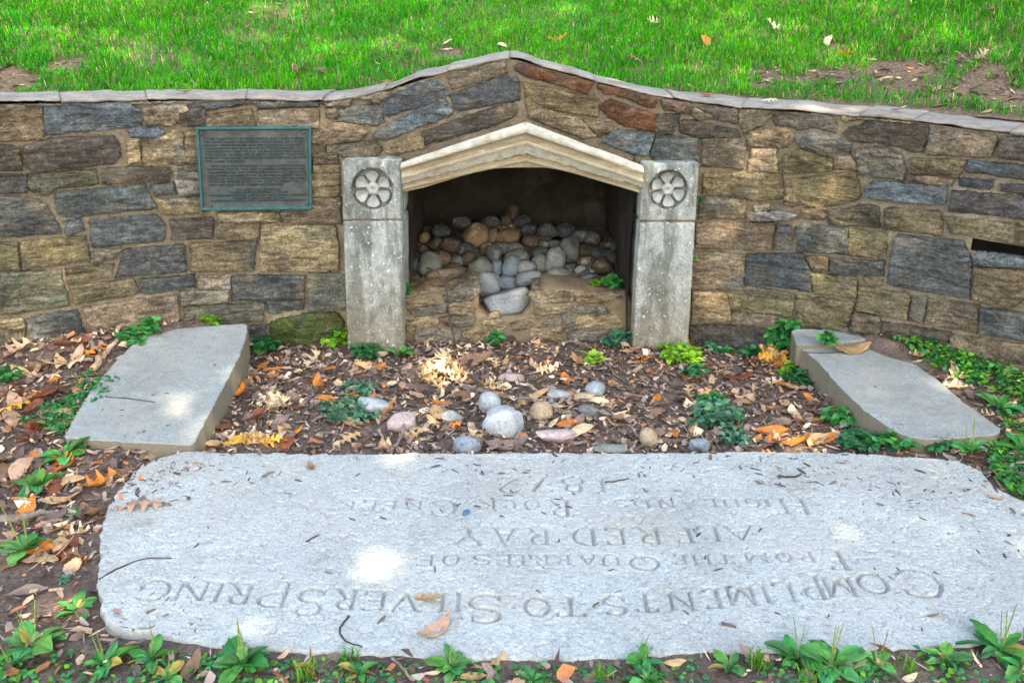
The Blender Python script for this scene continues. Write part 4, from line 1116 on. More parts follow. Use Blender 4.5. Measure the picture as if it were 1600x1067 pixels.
NC = [  # zoom coordinates, width, height, rotation, colour, label, angular
 (648, 700, 290, 165, 12, 'w', 'big white streaked block wedged in the gap of the low basin wall', 1),
 (536, 592, 158, 150, 0, 'w', 'round pale speckled cobble above the wedged white block', 0),
 (668, 583, 130, 92, 0, 'b', 'bluish cobble right beside the round pale speckled one', 0),
 (810, 557, 155, 96, 12, 'w', 'smooth grey egg shaped cobble above the wedged block', 0),
 (300, 542, 260, 105, 8, 't', 'long tan cobble on the left ledge behind the bent twig', 1),
 (1005, 545, 150, 108, -12, 'g', 'large oval grey brown cobble at the middle of the right ledge', 0),
 (928, 574, 80, 45, 0, 'p', 'small pinkish cobble left of the large oval one', 0),
 (1165, 550, 165, 50, 18, 'w', 'flat pale blue stone slice beside the clover in the niche', 1),
 (1215, 497, 112, 42, 14, 'wh', 'white weathered chunk lying behind the pale blue slice', 1),
 (600, 492, 66, 100, -5, 'b', 'small upright blue cobble in the middle of the heap', 0),
 (500, 500, 140, 140, 0, 'gr', 'greenish round cobble left of the small upright blue one', 0),
 (690, 490, 100, 140, -10, 'b', 'tall blue grey cobble right of the small upright blue one', 0),
 (785, 482, 128, 110, 0, 'g', 'rounded brown grey cobble over the smooth egg shaped one', 0),
 (872, 462, 85, 105, 10, 'gr', 'small greenish cobble between the two leaning grey ones', 0),
 (972, 440, 115, 160, -14, 'g', 'tall grey cobble leaning right above the large oval one', 0),
 (1065, 375, 115, 148, 10, 'gr', 'grey green cobble standing behind the tall leaning one', 0),
 (1178, 447, 82, 64, 0, 't', 'small tan cobble lit at the right of the heap', 0),
 (1150, 510, 90, 70, 0, 'g', 'dull grey cobble under the small tan one', 0),
 (590, 395, 92, 125, 0, 'g', 'tall dull cobble at the centre of the heap', 0),
 (722, 365, 95, 75, 0, 'gr', 'small greenish cobble near the heap centre', 0),
 (735, 420, 150, 100, 0, 'gr', 'broad olive cobble tucked above the tall blue grey one', 0),
 (470, 285, 150, 150, 15, 'o', 'large orange brown cobble high on the left of the heap', 0),
 (575, 283, 66, 90, 0, 'o', 'narrow orange brown cobble next to the large orange brown one', 0),
 (677, 288, 150, 98, 0, 'o', 'wide orange brown cobble high in the middle of the heap', 0),
 (245, 428, 112, 88, -12, 'o', 'tan orange cobble at the left of the heap', 0),
 (170, 475, 135, 160, -18, 'gr', 'big dull green cobble at the far left of the heap', 0),
 (138, 295, 62, 72, -30, 'o', 'small orange stone glowing at the dark left wall of the niche', 0),
 (880, 388, 95, 66, 0, 'gr', None, 0), (965, 338, 95, 56, 0, 'gr', None, 0), (900, 340, 80, 60, 0, 'g', None, 0), (630, 365, 90, 80, 0, 'g', None, 0),
 (420, 430, 100, 90, 0, 'br', None, 0), (345, 450, 80, 70, 0, 'g', None, 0), (320, 480, 90, 55, 0, 'br', None, 0), (535, 365, 90, 75, 0, 'br', None, 0),
 (310, 345, 140, 90, 0, 'br', None, 0), (210, 330, 90, 80, 0, 'br', None, 0), (1130, 285, 100, 80, 0, 'g', None, 0), (1210, 300, 100, 90, 0, 'g', None, 0),
 (1160, 380, 90, 80, 0, 'br', None, 0), (1270, 470, 140, 110, -10, 'br', None, 0), (820, 320, 100, 90, 0, 'br', None, 0), (930, 250, 130, 90, 0, 'd', None, 0),
 (810, 240, 100, 70, 0, 'd', None, 0), (705, 130, 80, 90, 0, 'br', None, 0), (660, 190, 70, 70, 0, 'br', None, 0), (1040, 250, 120, 90, 0, 'd', None, 0),
 (60, 560, 90, 90, 0, 'br', None, 0), (130, 580, 80, 55, 0, 'p', None, 0), (70, 470, 90, 110, 0, 'd', None, 0), (400, 370, 120, 80, 0, 'd', None, 0), (240, 250, 110, 80, 0, 'd', None, 0),
 (1060, 490, 80, 60, 0, 'd', None, 0), (1330, 420, 90, 90, 0, 'd', None, 0), (1250, 390, 100, 90, 0, 'd', None, 0), (560, 200, 110, 80, 0, 'd', None, 0), (380, 200, 110, 80, 0, 'd', None, 0), (760, 190, 100, 80, 0, 'd', None, 0)]
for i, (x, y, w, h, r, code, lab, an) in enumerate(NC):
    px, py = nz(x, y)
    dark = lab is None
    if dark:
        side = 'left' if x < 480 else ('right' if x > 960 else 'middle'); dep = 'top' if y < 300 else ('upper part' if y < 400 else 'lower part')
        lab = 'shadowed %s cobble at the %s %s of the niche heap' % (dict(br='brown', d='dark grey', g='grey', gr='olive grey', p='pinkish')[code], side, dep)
    cobble('cobble', px, py, w / 4.103 * 1.2, h / 4.103 * 1.2, r, code, lab, NG, 'n', seed=100 + i * 5, angular=an, tintk=(.26 if dark else .52) * (1 if y > 430 else .7))  # niche shade put into the cobble tints, deeper towards the back

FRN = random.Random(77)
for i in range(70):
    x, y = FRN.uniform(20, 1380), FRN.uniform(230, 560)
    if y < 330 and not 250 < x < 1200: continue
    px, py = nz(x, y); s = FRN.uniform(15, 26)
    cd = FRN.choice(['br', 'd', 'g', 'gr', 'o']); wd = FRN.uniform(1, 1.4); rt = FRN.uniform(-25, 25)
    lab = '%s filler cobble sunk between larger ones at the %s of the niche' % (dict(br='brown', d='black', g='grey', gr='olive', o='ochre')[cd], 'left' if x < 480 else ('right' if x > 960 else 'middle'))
    cobble('cobble', px, py, s * wd, s, rt, cd, lab, 'dark filler cobbles in the niche', 'n', seed=500 + i, tintk=.22, up=0, low=.05)  # low tint paints in the shade between the larger cobbles

# ------------------------------------------------------------------ unseen tree added behind the viewer to shape the dappled shade
def hill_hit(px, py):
    d = ray(px, py); a = 4.0; b = 14.0
    ts = np.linspace(3.4, 14, 600); P = CAMP + d[None] * (ts / d[1])[:, None]
    ok = (P[:, 2] < hill_z(P[:, 0], P[:, 1])) & (P[:, 1] > Yw(np.clip(P[:, 0], -4, 4)) + .28)
    i = np.argmax(ok) if ok.any() else 200
    return P[i]
def surf_hit(px, py, kind):
    if kind == 'slab': return on_z(px, py, SLAB_Z)
    if kind == 'flank': return on_z(px, py, .083 + (690 - py) / 183 * .078)
    if kind == 'wall': m = wall_hit(np.array(px), np.array(py)); return wallP(m[0], m[1], .01)
    if kind == 'hill': return hill_hit(px, py)
    return on_ground(np.array(px), np.array(py))
SPOTS = [(585, 862, .085, 'slab'), (555, 852, .05, 'slab'), (470, 938, .05, 'slab'), (500, 950, .035, 'slab'), (60, 965, .05, 'g'),
         (285, 630, .05, 'flank'), (250, 630, .045, 'flank'), (318, 655, .05, 'flank'), (375, 690, .05, 'g'), (410, 692, .06, 'g'), (690, 582, .08, 'g'), (425, 632, .06, 'g'), (370, 610, .03, 'g'),
         (1190, 215, .06, 'wall'), (1205, 305, .06, 'wall'), (1260, 345, .05, 'wall'), (1320, 300, .05, 'wall'), (1140, 410, .05, 'wall'), (1110, 470, .06, 'wall'), (1190, 345, .04, 'wall'), (1370, 260, .04, 'wall'), (1290, 180, .05, 'wall'),
         (1340, 175, .05, 'wall'), (1200, 548, .05, 'g'), (1375, 612, .035, 'flank'), (1500, 595, .05, 'g'), (1060, 545, .04, 'g'), (1245, 690, .06, 'g'), (330, 410, .03, 'wall'), (470, 390, .05, 'wall'),
         (1110, 35, .16, 'hill'), (1160, 60, .14, 'hill'), (1060, 15, .12, 'hill'), (1250, 75, .12, 'hill'), (120, 110, .1, 'hill'), (600, 70, .1, 'hill'), (60, 60, .12, 'hill'), (300, 100, .10, 'hill'), (900, 20, .12, 'hill'), (1450, 60, .12, 'hill'), (430, 20, .12, 'hill'), (1330, 90, .14, 'hill'), (1000, 70, .14, 'hill'), (760, 50, .14, 'hill'), (520, 90, .16, 'hill'), (200, 60, .16, 'hill'), (20, 30, .14, 'hill'), (380, 60, .12, 'hill'), (1540, 90, .14, 'hill'), (1380, 20, .14, 'hill'), (680, 110, .12, 'hill'), (1210, 180, .06, 'wall'), (1160, 290, .06, 'wall'), (1240, 250, .05, 'wall'), (1420, 320, .05, 'wall'), (1150, 350, .05, 'wall'), (1090, 380, .04, 'wall'), (1280, 420, .05, 'wall'), (560, 180, .04, 'wall'), (700, 560, .05, 'g'), (1000, 600, .05, 'g'), (860, 580, .05, 'g'), (20, 600, .06, 'g'), (90, 730, .05, 'g'), (1140, 830, .035, 'slab'), (1560, 560, .06, 'g')]
def unseen_shade_tree():
    S = np.array(SUN_DIR); C0 = np.array([.15, 3.6, .5]) + S * 8.8
    e1 = np.cross(S, [0, 0, 1]); e1 /= np.linalg.norm(e1); e2 = np.cross(e1, S)
    root = empty('unseen_shade_tree', (3.4, -5.0, 0)); tag(root, 'broad leafy tree behind the viewer casting dappled shade over the niche', 'tree')
    r = np.random.default_rng(5); N = 17000
    q = r.uniform(-1, 1, (N * 3, 3)); q = q[(q ** 2).sum(1) < 1][:N]; N = len(q)
    P = C0 + q[:, :1] * 5.0 * e1 + q[:, 1:2] * 3.9 * e2 + q[:, 2:] * 1.7 * S
    keep = np.ones(N, bool)
    for px, py, rad, kd in SPOTS:
        T = surf_hit(float(px), float(py), kd); D = P - T; D = D - (D @ S)[:, None] * S
        keep &= np.hypot(np.hypot(D[:, 0], D[:, 1]), D[:, 2]) > rad * .8 + .05  # leaves removed along sun rays so dapples land on chosen spots
    keep |= r.random(N) < .25
    P = P[keep]; N = len(P)
    ax = r.normal(size=(N, 3)); ax /= np.linalg.norm(ax, axis=1)[:, None]
    nn = r.normal(size=(N, 3)) * .6 + np.array([0, 0, 1.]); nn /= np.linalg.norm(nn, axis=1)[:, None]
    b = np.cross(nn, ax); b /= np.linalg.norm(b, axis=1)[:, None]; a = np.cross(b, nn)
    L = r.uniform(.09, .15, N)[:, None]; W = L * .62
    V = np.stack([P - a * L, P - b * W - nn * .01, P + a * L, P + b * W - nn * .01], 1).reshape(-1, 3)
    Fc = np.arange(N * 4).reshape(-1, 4)
    c = np.repeat(np.array([.04, .095, .02]) * r.uniform(.7, 1.4, (N, 1)), 4, 0)
    mk('crown', V, Fc, M['green'], root, col=c, smooth=False)
    base = np.array([3.4, -5.0, -.1]); bag = Bag(); fork = np.array([3.0, -4.3, 3.6])
    Vt, Ft = tube(smoothline([base, base + [0, .1, 1.2], base + [-.15, .3, 2.4], fork], 5), list(np.linspace(.34, .2, 16)), 12, .06); bag.add(Vt, Ft)
    for i in range(7):
        tgt = C0 + r.uniform(-1, 1) * 3.6 * e1 + r.uniform(-1, 1) * 2.4 * e2
        bad = False
        mid = (fork + tgt) / 2 + np.array([0, 0, .5]); Vt, Ft = tube(smoothline([fork, mid, tgt], 5), list(np.linspace(.12, .02, 11)), 8, .08); bag.add(Vt, Ft)
    bag.build('trunk', M['bark'], root)
unseen_shade_tree()

# ------------------------------------------------------------------ grass on the bank
BARE = [hill_hit(float(x), float(y))[:2].tolist() + [r] for x, y, r in [(1190, 135, .07), (1205, 120, .06), (1262, 125, .075), (1310, 118, .04), (1385, 118, .10), (1400, 138, .06), (1430, 112, .05), (1545, 140, .11), (1580, 150, .07), (1500, 95, .06), (12, 128, .14), (45, 132, .08), (110, 105, .06), (1360, 35, .05), (1300, 70, .06), (700, 85, .04)]]
def hill_grass():
    r = np.random.default_rng(3)
    N = 340000
    x = r.uniform(-4.3, 4.3, N); u = np.where(r.random(N) < .8, r.uniform(.02, 2.1, N), r.uniform(2.1, 4.5, N)); 
    y = Yw(np.clip(x, -4, 4)) + .31 + u
    den = .75 + .6 * n2(x, y, 2.2, 41) + .3 * n2(x, y, 8, 42)
    for bx, by, br in BARE:
        d = np.hypot(x - bx, (y - by)); den = den - 1.25 * (1 - sstep(br * .7, br * 1.25, d + .16 * n2(x, y, 7, 43)))
    den = den * (.55 + .45 * sstep(0, .12, u)) * (1 - .35 * sstep(.5, 2.2, x) * (1 - sstep(.3, .9, u)))
    k = r.random(N) < den; x, y, u, den = x[k], y[k], u[k], den[k]; N = len(x)
    z = hill_z(x, y)
    clump = n2(x, y, 5, 44)
    L = (.050 + .045 * r.random(N) + .028 * clump) * (.75 + .35 * np.clip(den, 0, 1)) * (1 + .35 * n2(x, y, 14, 48)); L = np.clip(L * .88, .018, .10)
    W = r.uniform(.0011, .0026, N)
    th = r.uniform(0, 2 * np.pi, N) + 3 * n2(x, y, 6, 45); lean = np.abs(r.normal(.85, .45, N)) + .1
    flat = r.random(N) < .10; lean = np.where(flat, 1.25, lean)
    ux, uy = np.cos(th), np.sin(th); bx, by = -uy, ux
    B = np.stack([x, y, z - .006], 1); side = np.stack([bx, by, 0 * bx], 1) * W[:, None]
    h1, o1 = L * .6 * np.cos(lean * .5), L * .6 * np.sin(lean * .5)
    Mi = B + np.stack([ux * o1, uy * o1, h1], 1)
    h2, o2 = L * .4 * np.cos(lean * 1.9), L * .4 * np.sin(lean * 1.9)
    T = Mi + np.stack([ux * o2, uy * o2, h2], 1)
    V = np.stack([B - side, B + side, Mi - side * .8, Mi + side * .8, T], 1).reshape(-1, 3)
    i = np.arange(N)[:, None] * 5
    Fc = np.concatenate([i + [0, 1, 3], i + [0, 3, 2], i + [2, 3, 4]], 0)
    mixv = r.random(N); tone = n2(x, y, 1.8, 46)
    c = np.array([.022, .30, .003]) * np.ones((N, 1))
    yel = np.clip(.28 + .7 * tone + .35 * r.normal(size=N), 0, 1)[:, None]
    c = c * (1 - yel) + np.array([.105, .44, .005]) * yel
    bl = (mixv > .80)[:, None]; c = np.where(bl, np.array([.035, .25, .055]), c)
    dry = (r.random(N) < .05 + .14 * (np.clip(.5 - den, 0, 1)) + .05 * sstep(.5, 2.2, x))[:, None]; c = np.where(dry | (flat & (r.random(N) < .7))[:, None], np.array([.40, .31, .15]) * r.uniform(.6, 1.2, (N, 1)), c)
    c = c * r.uniform(.5, 1.5, (N, 1)) * (1 + .3 * n2(x, y, 11, 47))[:, None]
    o = mk('grass', V, Fc, M['grass'], col=np.repeat(c, 5, 0), origin=(0, 5, 1.2))
    tag(o, 'bright green lawn grass on the bank above the wall', 'grass', kind='stuff')
    # dead blades, crumbs and scraps lying on the worn soil
    r = np.random.default_rng(12); N = 26000
    x = r.uniform(-3.6, 3.4, N); u = r.uniform(.0, 1.6, N); y = Yw(np.clip(x, -4, 4)) + .31 + u
    nearb = np.zeros(N)
    for bx, by, br in BARE: nearb = np.maximum(nearb, 1 - sstep(br * .8, br * 2.2, np.hypot(x - bx, y - by)))
    k = r.random(N) < .12 + .88 * nearb; x, y = x[k], y[k]; N = len(x); z = hill_z(x, y) + .003 + .004 * r.random(N)
    a = r.uniform(0, 6.28, N); L = r.gamma(2, .007, N).clip(.004, .05); W = np.where(r.random(N) < .6, r.uniform(.0012, .002, N), L * r.uniform(.3, .6, N))
    d = np.stack([np.cos(a), np.sin(a), r.normal(.15, .2, N)], 1) * L[:, None]; e = np.stack([-np.sin(a), np.cos(a), r.normal(0, .2, N)], 1) * W[:, None]; P = np.stack([x, y, z], 1)
    V = np.stack([P - d, P + e, P + d, P - e], 1).reshape(-1, 3)
    pal = np.array([(.42, .32, .18), (.30, .21, .12), (.16, .11, .07), (.52, .43, .28), (.10, .07, .05)]); c = pal[r.choice(5, N)] * r.uniform(.7, 1.2, (N, 1))
    tag(mk('thatch', V, np.arange(N * 4).reshape(-1, 4), M['litter'], col=np.repeat(c, 4, 0), origin=(0, 5, 1.2), smooth=False), 'dead blades and leaf crumbs on the worn soil of the bank', 'thatch', kind='stuff')
hill_grass()

# ------------------------------------------------------------------ leaves: shapes
LC = dict(o=(.56, .20, .035), r=(.20, .065, .03), b=(.21, .125, .075), t=(.47, .31, .15), p=(.66, .53, .33), g=(.22, .165, .135), y=(.66, .36, .05), k=(.44, .28, .18))
def leaf_shape(kind, seed):
    rr = random.Random(seed); V = []
    if kind == 'm': n, m = 10, 5
    else: n, m = 27, 5
    fold = rr.uniform(.1, .55); curl = rr.uniform(-.5, .9); tw = rr.uniform(-.9, .9); cup = rr.uniform(-.5, .5); bend = rr.uniform(-.12, .12)
    for i in range(n):
        t = i / (n - 1)
        if kind == 'm': w = .21 * math.sin(math.pi * min(1, t * .97 + .01) ** .9) ** .85 + .002
        else:
            env = math.sin(math.pi * min(1, .06 + t * .92)) ** .55
            lob = .5 + .5 * math.cos(2 * math.pi * (t * 3.4 - .15))
            w = .34 * env * (.17 + .83 * lob ** 1.6) + .006
        for j in range(m):
            v = j / (m - 1) * 2 - 1
            vx = v * w; z = fold * abs(vx) + curl * (t - .5) ** 2 + tw * (t - .5) * vx + cup * vx * vx * 4
            z += .018 * math.sin(9 * t + 4 * v + seed) + .012 * math.sin(23 * t - 7 * v + seed * 2)
            xl = t - .5 + (.10 * (1 - abs(v)) * 0 if kind == 'm' else .08 * abs(v))
            V.append((xl, vx + bend * math.sin(math.pi * t) + (.008 * math.sin(31 * t + seed) if abs(v) == 1 else 0), z))
    b = len(V)
    # stalk
    p0 = np.array(V[(m // 2)]); Vt, Ft = tube([p0 + [.03, 0, 0], p0 + [-.05, 0, .004], p0 + [-.12, .02, .012]], [.009, .008, .006], 4)
    V = np.array(V); Fc = grid_faces(n, m).tolist() + [[a + b for a in f] for f in Ft]
    V = np.concatenate([V, Vt]); V[:, 2] -= np.percentile(V[:, 2], 15); return V, Fc
CW = dict(o='orange', r='red brown', b='brown', t='tan', p='pale', g='grey brown', y='golden', k='pinkish tan'); KW = dict(m='oval', o='lobed oak')
LEAF = {k: [leaf_shape(k, s) for s in range(8)] for k in 'mo'}
LME = {}
def rotm(rx, ry, rz):
    cx, sx, cy, sy, cz, sz = math.cos(rx), math.sin(rx), math.cos(ry), math.sin(ry), math.cos(rz), math.sin(rz)
    return np.array([[cz, -sz, 0], [sz, cz, 0], [0, 0, 1]]) @ np.array([[cy, 0, sy], [0, 1, 0], [-sy, 0, cy]]) @ np.array([[1, 0, 0], [0, cx, -sx], [0, sx, cx]])
def leaf(p, size, rz, kind, code, label, group, rx=0., ry=0., rr=random):
    v = rr.randrange(8); key = (kind, v)
    if key not in LME:
        V, Fc = LEAF[kind][v]; me = bpy.data.meshes.new('leaf_' + kind); me.from_pydata([tuple(q) for q in V], [], Fc)
        me.polygons.foreach_set('use_smooth', np.ones(len(me.polygons), bool)); me.materials.append(M['leaf']); LME[key] = me
    o = bpy.data.objects.new('fallen_leaf', LME[key]); COL.objects.link(o)
    o.location = p; o.rotation_euler = (rx, ry, rz); o.scale = (size,) * 3
    c = np.array(LC[code]) * rr.uniform(.8, 1.2) if isinstance(code, str) else np.array(code)
    o.color = (*np.clip(c, 0, 1), 1)
    return tag(o, label, 'leaf', group)
LR = random.Random(21)
ONE = [  # px, py, length px, turn, kind, colour, surface, pitch, label
 (372, 617, 40, 70, 'm', 'o', 'g', 1.0, 'upright orange brown leaf leaning against the left slab side'), (377, 690, 58, 8, 'm', 'y', 'g', .2, 'glowing yellow leaf at the front corner of the left slab'),
 (436, 669, 56, -35, 'm', 't', 'g', .2, 'long tan leaf in front of the pale curled oak leaves'), (573, 572, 36, -25, 'm', 'o', 'g', .4, 'orange leaf lying left of the pale stick by the left pillar'),
 (831, 538, 30, -40, 'm', 'r', 'g', .9, 'reddish leaf standing against the low basin wall near the pipe'), (738, 569, 70, 14, 'm', 'b', 'g', .5, 'brown curled leaf behind the heap of pale oak leaves'),
 (722, 567, 36, 0, 'm', 'r', 'g', .2, 'glossy red brown leaf right of the heap of pale oak leaves'), (889, 633, 34, -30, 'm', 'o', 'g', .7, 'bright orange leaf between the round tan cobble and dark tapering one'),
 (958, 605, 30, -70, 'm', 't', 'g', .5, 'tan leaf leaning on the round blue grey cobble'), (1217, 664, 34, 40, 'o', 't', 'g', .2, 'flat tan lobed leaf in front of the right slab'),
 (1280, 645, 46, 0, 'm', 'o', 'g', .3, 'upper of two orange leaves beside the right slab'), (1268, 658, 50, 12, 'm', 'o', 'g', .1, 'lower of two orange leaves beside the right slab'),
 (1235, 690, 60, 4, 'm', 'o', 'g', .2, 'long orange leaf by the back edge of the inscribed slab'), (1277, 693, 48, 40, 'm', 't', 'g', .4, 'tan folded leaf right of the long orange leaf'), (1180, 692, 34, 50, 'm', 'o', 'g', .5, 'small orange folded leaf left of the long orange leaf'),
 (790, 697, 70, 6, 'm', 'g', 'g', .2, 'grey brown leaf lying in front of the largest cobble'), (788, 671, 34, 75, 'm', 'g', 'g', 1.1, 'grey brown leaf propped upright on the largest cobble'), (765, 680, 34, -8, 'm', 'k', 'g', .1, 'pinkish leaf at the foot of the largest cobble'),
 (690, 632, 34, -20, 'm', 'o', 'g', .2, 'red orange leaf left of the whitish leaning cobble'), (610, 633, 34, 60, 'm', 't', 'g', .3, 'tan leaf right of the long pale cobble'), (640, 683, 38, 30, 'o', 't', 'g', .3, 'curled tan oak leaf in front of the brownish pink cobble'),
 (484, 731, 26, -65, 'm', 'b', 'slab', .1, 'brown pointed leaf alone on the back left of the inscribed slab'), (213, 792, 64, 10, 'o', 'k', 'slab', .1, 'pinkish oak leaf on the left end of the inscribed slab'),
 (668, 938, 46, -15, 'o', 't', 'slab', .3, 'tan oak leaf lying on the carved letters of SILVER'), (678, 981, 70, 48, 'm', 'k', 'slab', .1, 'long curved tan leaf on the slab below the carved lettering'),
 (48, 728, 84, 14, 'm', 'g', 'g', .1, 'large grey brown leaf on the soil left of the left slab'), (180, 746, 52, 32, 'm', 'b', 'g', .2, 'brown creased leaf beside the back left corner of the inscribed slab'), (42, 930, 64, 16, 'm', 'g', 'g', .1, 'long grey leaf flat on dark soil left of the slab'),
 (60, 876, 66, -4, 'm', 't', 'g', .1, 'tan leaf above the long grey leaf on the left soil'), (20, 882, 50, 50, 'm', 'b', 'g', .3, 'brown curled leaf at the left edge by the tan leaf'), (115, 838, 46, 12, 'o', 'p', 'g', .2, 'pale oak leaf on the soil just left of the inscribed slab'), (128, 877, 30, 20, 'o', 't', 'g', .3, 'small tan oak leaf left of the thin twig on the slab'),
 (103, 865, 36, 35, 'm', 't', 'g', .1, 'narrow pinkish tan leaf below the pale oak leaf'), (100, 785, 60, 22, 'm', 't', 'g', .4, 'tan leaf curling up beside the left log'),
 (118, 540, 62, 14, 'm', 'r', 'g', .2, 'reddish leaf at the foot of the left wall'), (62, 572, 50, -12, 'm', 'b', 'g', .2, 'brown leaf on the litter below the left wall'), (100, 573, 60, 10, 'o', 'p', 'g', .4, 'pale curled oak leaf below the left wall'), (18, 640, 50, 40, 'o', 'y', 'g', .4, 'yellow tan oak leaf at the left edge of the picture'), (78, 618, 64, 25, 'm', 'r', 'g', .4, 'red brown leaf left of the creeping green mat'), (65, 645, 54, 5, 'm', 'g', 'g', .1, 'dull grey leaf over the creeping green mat'), (55, 690, 34, -20, 'm', 'r', 'g', .5, 'small dark red curled leaf left of the left slab'),
 (300, 1046, 62, 80, 'm', 'b', 'g', .5, 'brown leaf standing up among the front plantains'), (765, 1042, 50, 30, 'o', 't', 'g', .4, 'tan star shaped oak leaf among the front plantains'), (740, 1060, 44, 0, 'm', 't', 'g', .1, 'tan leaf at the bottom edge of the picture'), (1369, 1018, 46, -28, 'm', 'r', 'g', .3, 'red brown leaf at the front edge of the slab, right side'), (1055, 1036, 36, 5, 'm', 't', 'g', .2, 'flat tan leaf between the front plantains'), (1420, 1062, 30, 20, 'm', 'p', 'g', .3, 'pale leaf at the bottom right of the picture'),
 (1498, 592, 44, 20, 'o', 'p', 'g', .3, 'pale oak leaf resting on the right green mat'), (1490, 606, 34, -30, 'o', 'p', 'g', .3, 'smaller pale oak leaf below the other on the right mat'), (1548, 628, 36, 10, 'm', 'b', 'g', .3, 'brown leaf behind the plantain right of the right slab'), (1580, 660, 40, -8, 'm', 't', 'g', .1, 'tan leaf at the right edge beyond the right slab'), (1352, 693, 44, -25, 'm', 'k', 'g', .2, 'pinkish brown leaf in the weeds before the right slab'), (1577, 767, 32, 0, 'm', 'k', 'g', .2, 'pink tan leaf beside the right end of the inscribed slab'), (1556, 778, 26, -5, 'm', 'k', 'slab', .05, 'small pinkish leaf on the right end of the inscribed slab'), (1595, 597, 34, 30, 'o', 'p', 'g', .3, 'pale leaf at the right edge of the right green mat'), (1440, 585, 40, 5, 'm', 'b', 'g', .2, 'brown leaf between the right slab and the green mat'),
 (1330, 549, 62, 8, 'm', 't', 'flank', .2, 'dry straw coloured curled leaf on the right slab'), (1197, 540, 44, 20, 'm', 'o', 'g', .5, 'broad orange tan leaf on top of the leaf heap by the right slab'), (1073, 538, 34, 60, 'o', 'y', 'g', .9, 'yellow oak leaf against the foot of the right pillar'),
 (1120, 573, 34, 0, 'm', 'o', 'g', .1, 'orange oval leaf right of the right pillar'), (1085, 592, 52, -8, 'm', 'r', 'g', .1, 'red brown leaf in front of the right pillar'), (1150, 592, 52, 4, 'm', 'r', 'g', .1, 'rusty leaf between the right pillar and the right slab'), (1022, 648, 44, 24, 'm', 'b', 'g', .3, 'brown leaf above the egg shaped cobble'), (1200, 640, 28, 20, 'm', 'o', 'g', .1, 'small orange pointed leaf above the flat lobed one'), (1205, 600, 36, 12, 'o', 'p', 'g', .2, 'pale flat leaf in front of the right leaf heap'),
 (600, 133, 20, 0, 'm', 'o', 'cop', .3, 'orange leaf lying on the coping left of the gable'), (1395, 150, 26, 0, 'm', 'b', 'cop', .2, 'brown leaf on the coping at the right'), (1108, 160, 34, -4, 'm', 'r', 'cop', .1, 'dark red leaf on the coping right of the gable'), (1195, 158, 24, 10, 'o', 'p', 'cop', .2, 'pale leaf scrap on the sunlit coping'), (290, 143, 26, 4, 'm', 'b', 'cop', .1, 'brown leaf on the coping above the plaque')]
for px, py, ln, tz, kd, code, sf, pit, lab in ONE:
    if sf == 'cop':
        s = s_of(px); p = wallP(s, ztop(s) + .018, -.10)
    else: p = surf_hit(float(px), float(py), sf).copy()
    size = ln / F * zdepth(p); p = p + np.array([0, 0, .004 + .12 * size * math.sin(pit)])
    leaf(p, size, math.radians(tz), kd, code, lab, None, rx=pit * LR.choice([-.3, .7]), ry=-pit * LR.uniform(.1, .6), rr=LR)
def heap(px, py, wpx, hpx, n, kind, codes, label, group, size=.085):
    bag = Bag()
    for i in range(n):
        a = LR.uniform(0, 6.28); r = math.sqrt(LR.random())
        p = on_ground(np.array(px + math.cos(a) * r * wpx), np.array(py + math.sin(a) * r * hpx * .5)) + np.array([0, 0, .006 + .055 * (1 - r) * LR.random() * hpx / 25])
        V, Fc = LEAF[kind][LR.randrange(8)]
        V = (V * size * LR.uniform(.7, 1.25)) @ rotm(LR.uniform(-.9, .9), LR.uniform(-.8, .8), LR.uniform(0, 6.28)).T + p
        bag.add(V, Fc, np.array(LC[LR.choice(codes)]) * LR.uniform(.8, 1.2))
    tag(bag.build('leaf_heap', M['litter']), label, 'leaf heap', kind='stuff')
heap(690, 588, 34, 34, 34, 'o', 'pptt', 'large heap of pale curled oak leaves behind the cobbles', 'pale oak leaves heaped behind the cobbles')
heap(425, 632, 28, 22, 16, 'o', 'ppp', 'bleached oak leaves clustered beside the left slab', 'bleached oak leaves clustered by the left slab')
heap(410, 693, 40, 12, 16, 'o', 'yyt', 'golden sunlit oak leaves at the front corner of the left slab', 'golden oak leaves at the corner of the left slab')
heap(1205, 562, 24, 26, 14, 'o', 'tyt', 'tan oak leaves heaped in front of the climbing weed', 'tan oak leaves heaped before the climbing weed', .10)
heap(850, 577, 20, 16, 8, 'o', 'tpo', 'tan curled oak leaves behind the flat grey green cobble', 'tan oak leaves near the back of the bed')
heap(770, 606, 22, 10, 6, 'o', 'pt', 'few pale oak leaves along the lichened stick', 'pale oak leaves by the mossy stick')
def scatter(n, poly, kinds, codes, label, group, lo=.05, hi=.11):
    poly = np.array(poly, float); k = 0
    while k < n:
        x, y = LR.uniform(poly[:, 0].min(), poly[:, 0].max()), LR.uniform(poly[:, 1].min(), poly[:, 1].max())
        if not in_poly(np.array([[x, y]]), poly)[0]: continue
        p = on_ground(np.array(x), np.array(y)); q = p[None, :2]
        if in_poly(q, SLAB_POLY)[0] or in_poly(q, FL)[0] or in_poly(q, FR)[0]: continue
        sz = LR.uniform(lo, hi); kd = LR.choice(kinds); cd = LR.choice(codes)
        lb = '%s %s %s leaf %s' % ('small' if sz < lo + (hi - lo) * .4 else 'larger', CW[cd], KW[kd], label)
        leaf(p + np.array([0, 0, LR.uniform(.004, .016)]), sz, LR.uniform(0, 6.28), kd, cd, lb, group, LR.uniform(-.4, .4), LR.uniform(-.35, .35), LR); k += 1
BED = [(395, 545), (540, 555), (640, 545), (985, 545), (1070, 560), (1225, 555), (1260, 590), (1330, 665), (1320, 700), (330, 703), (372, 610)]
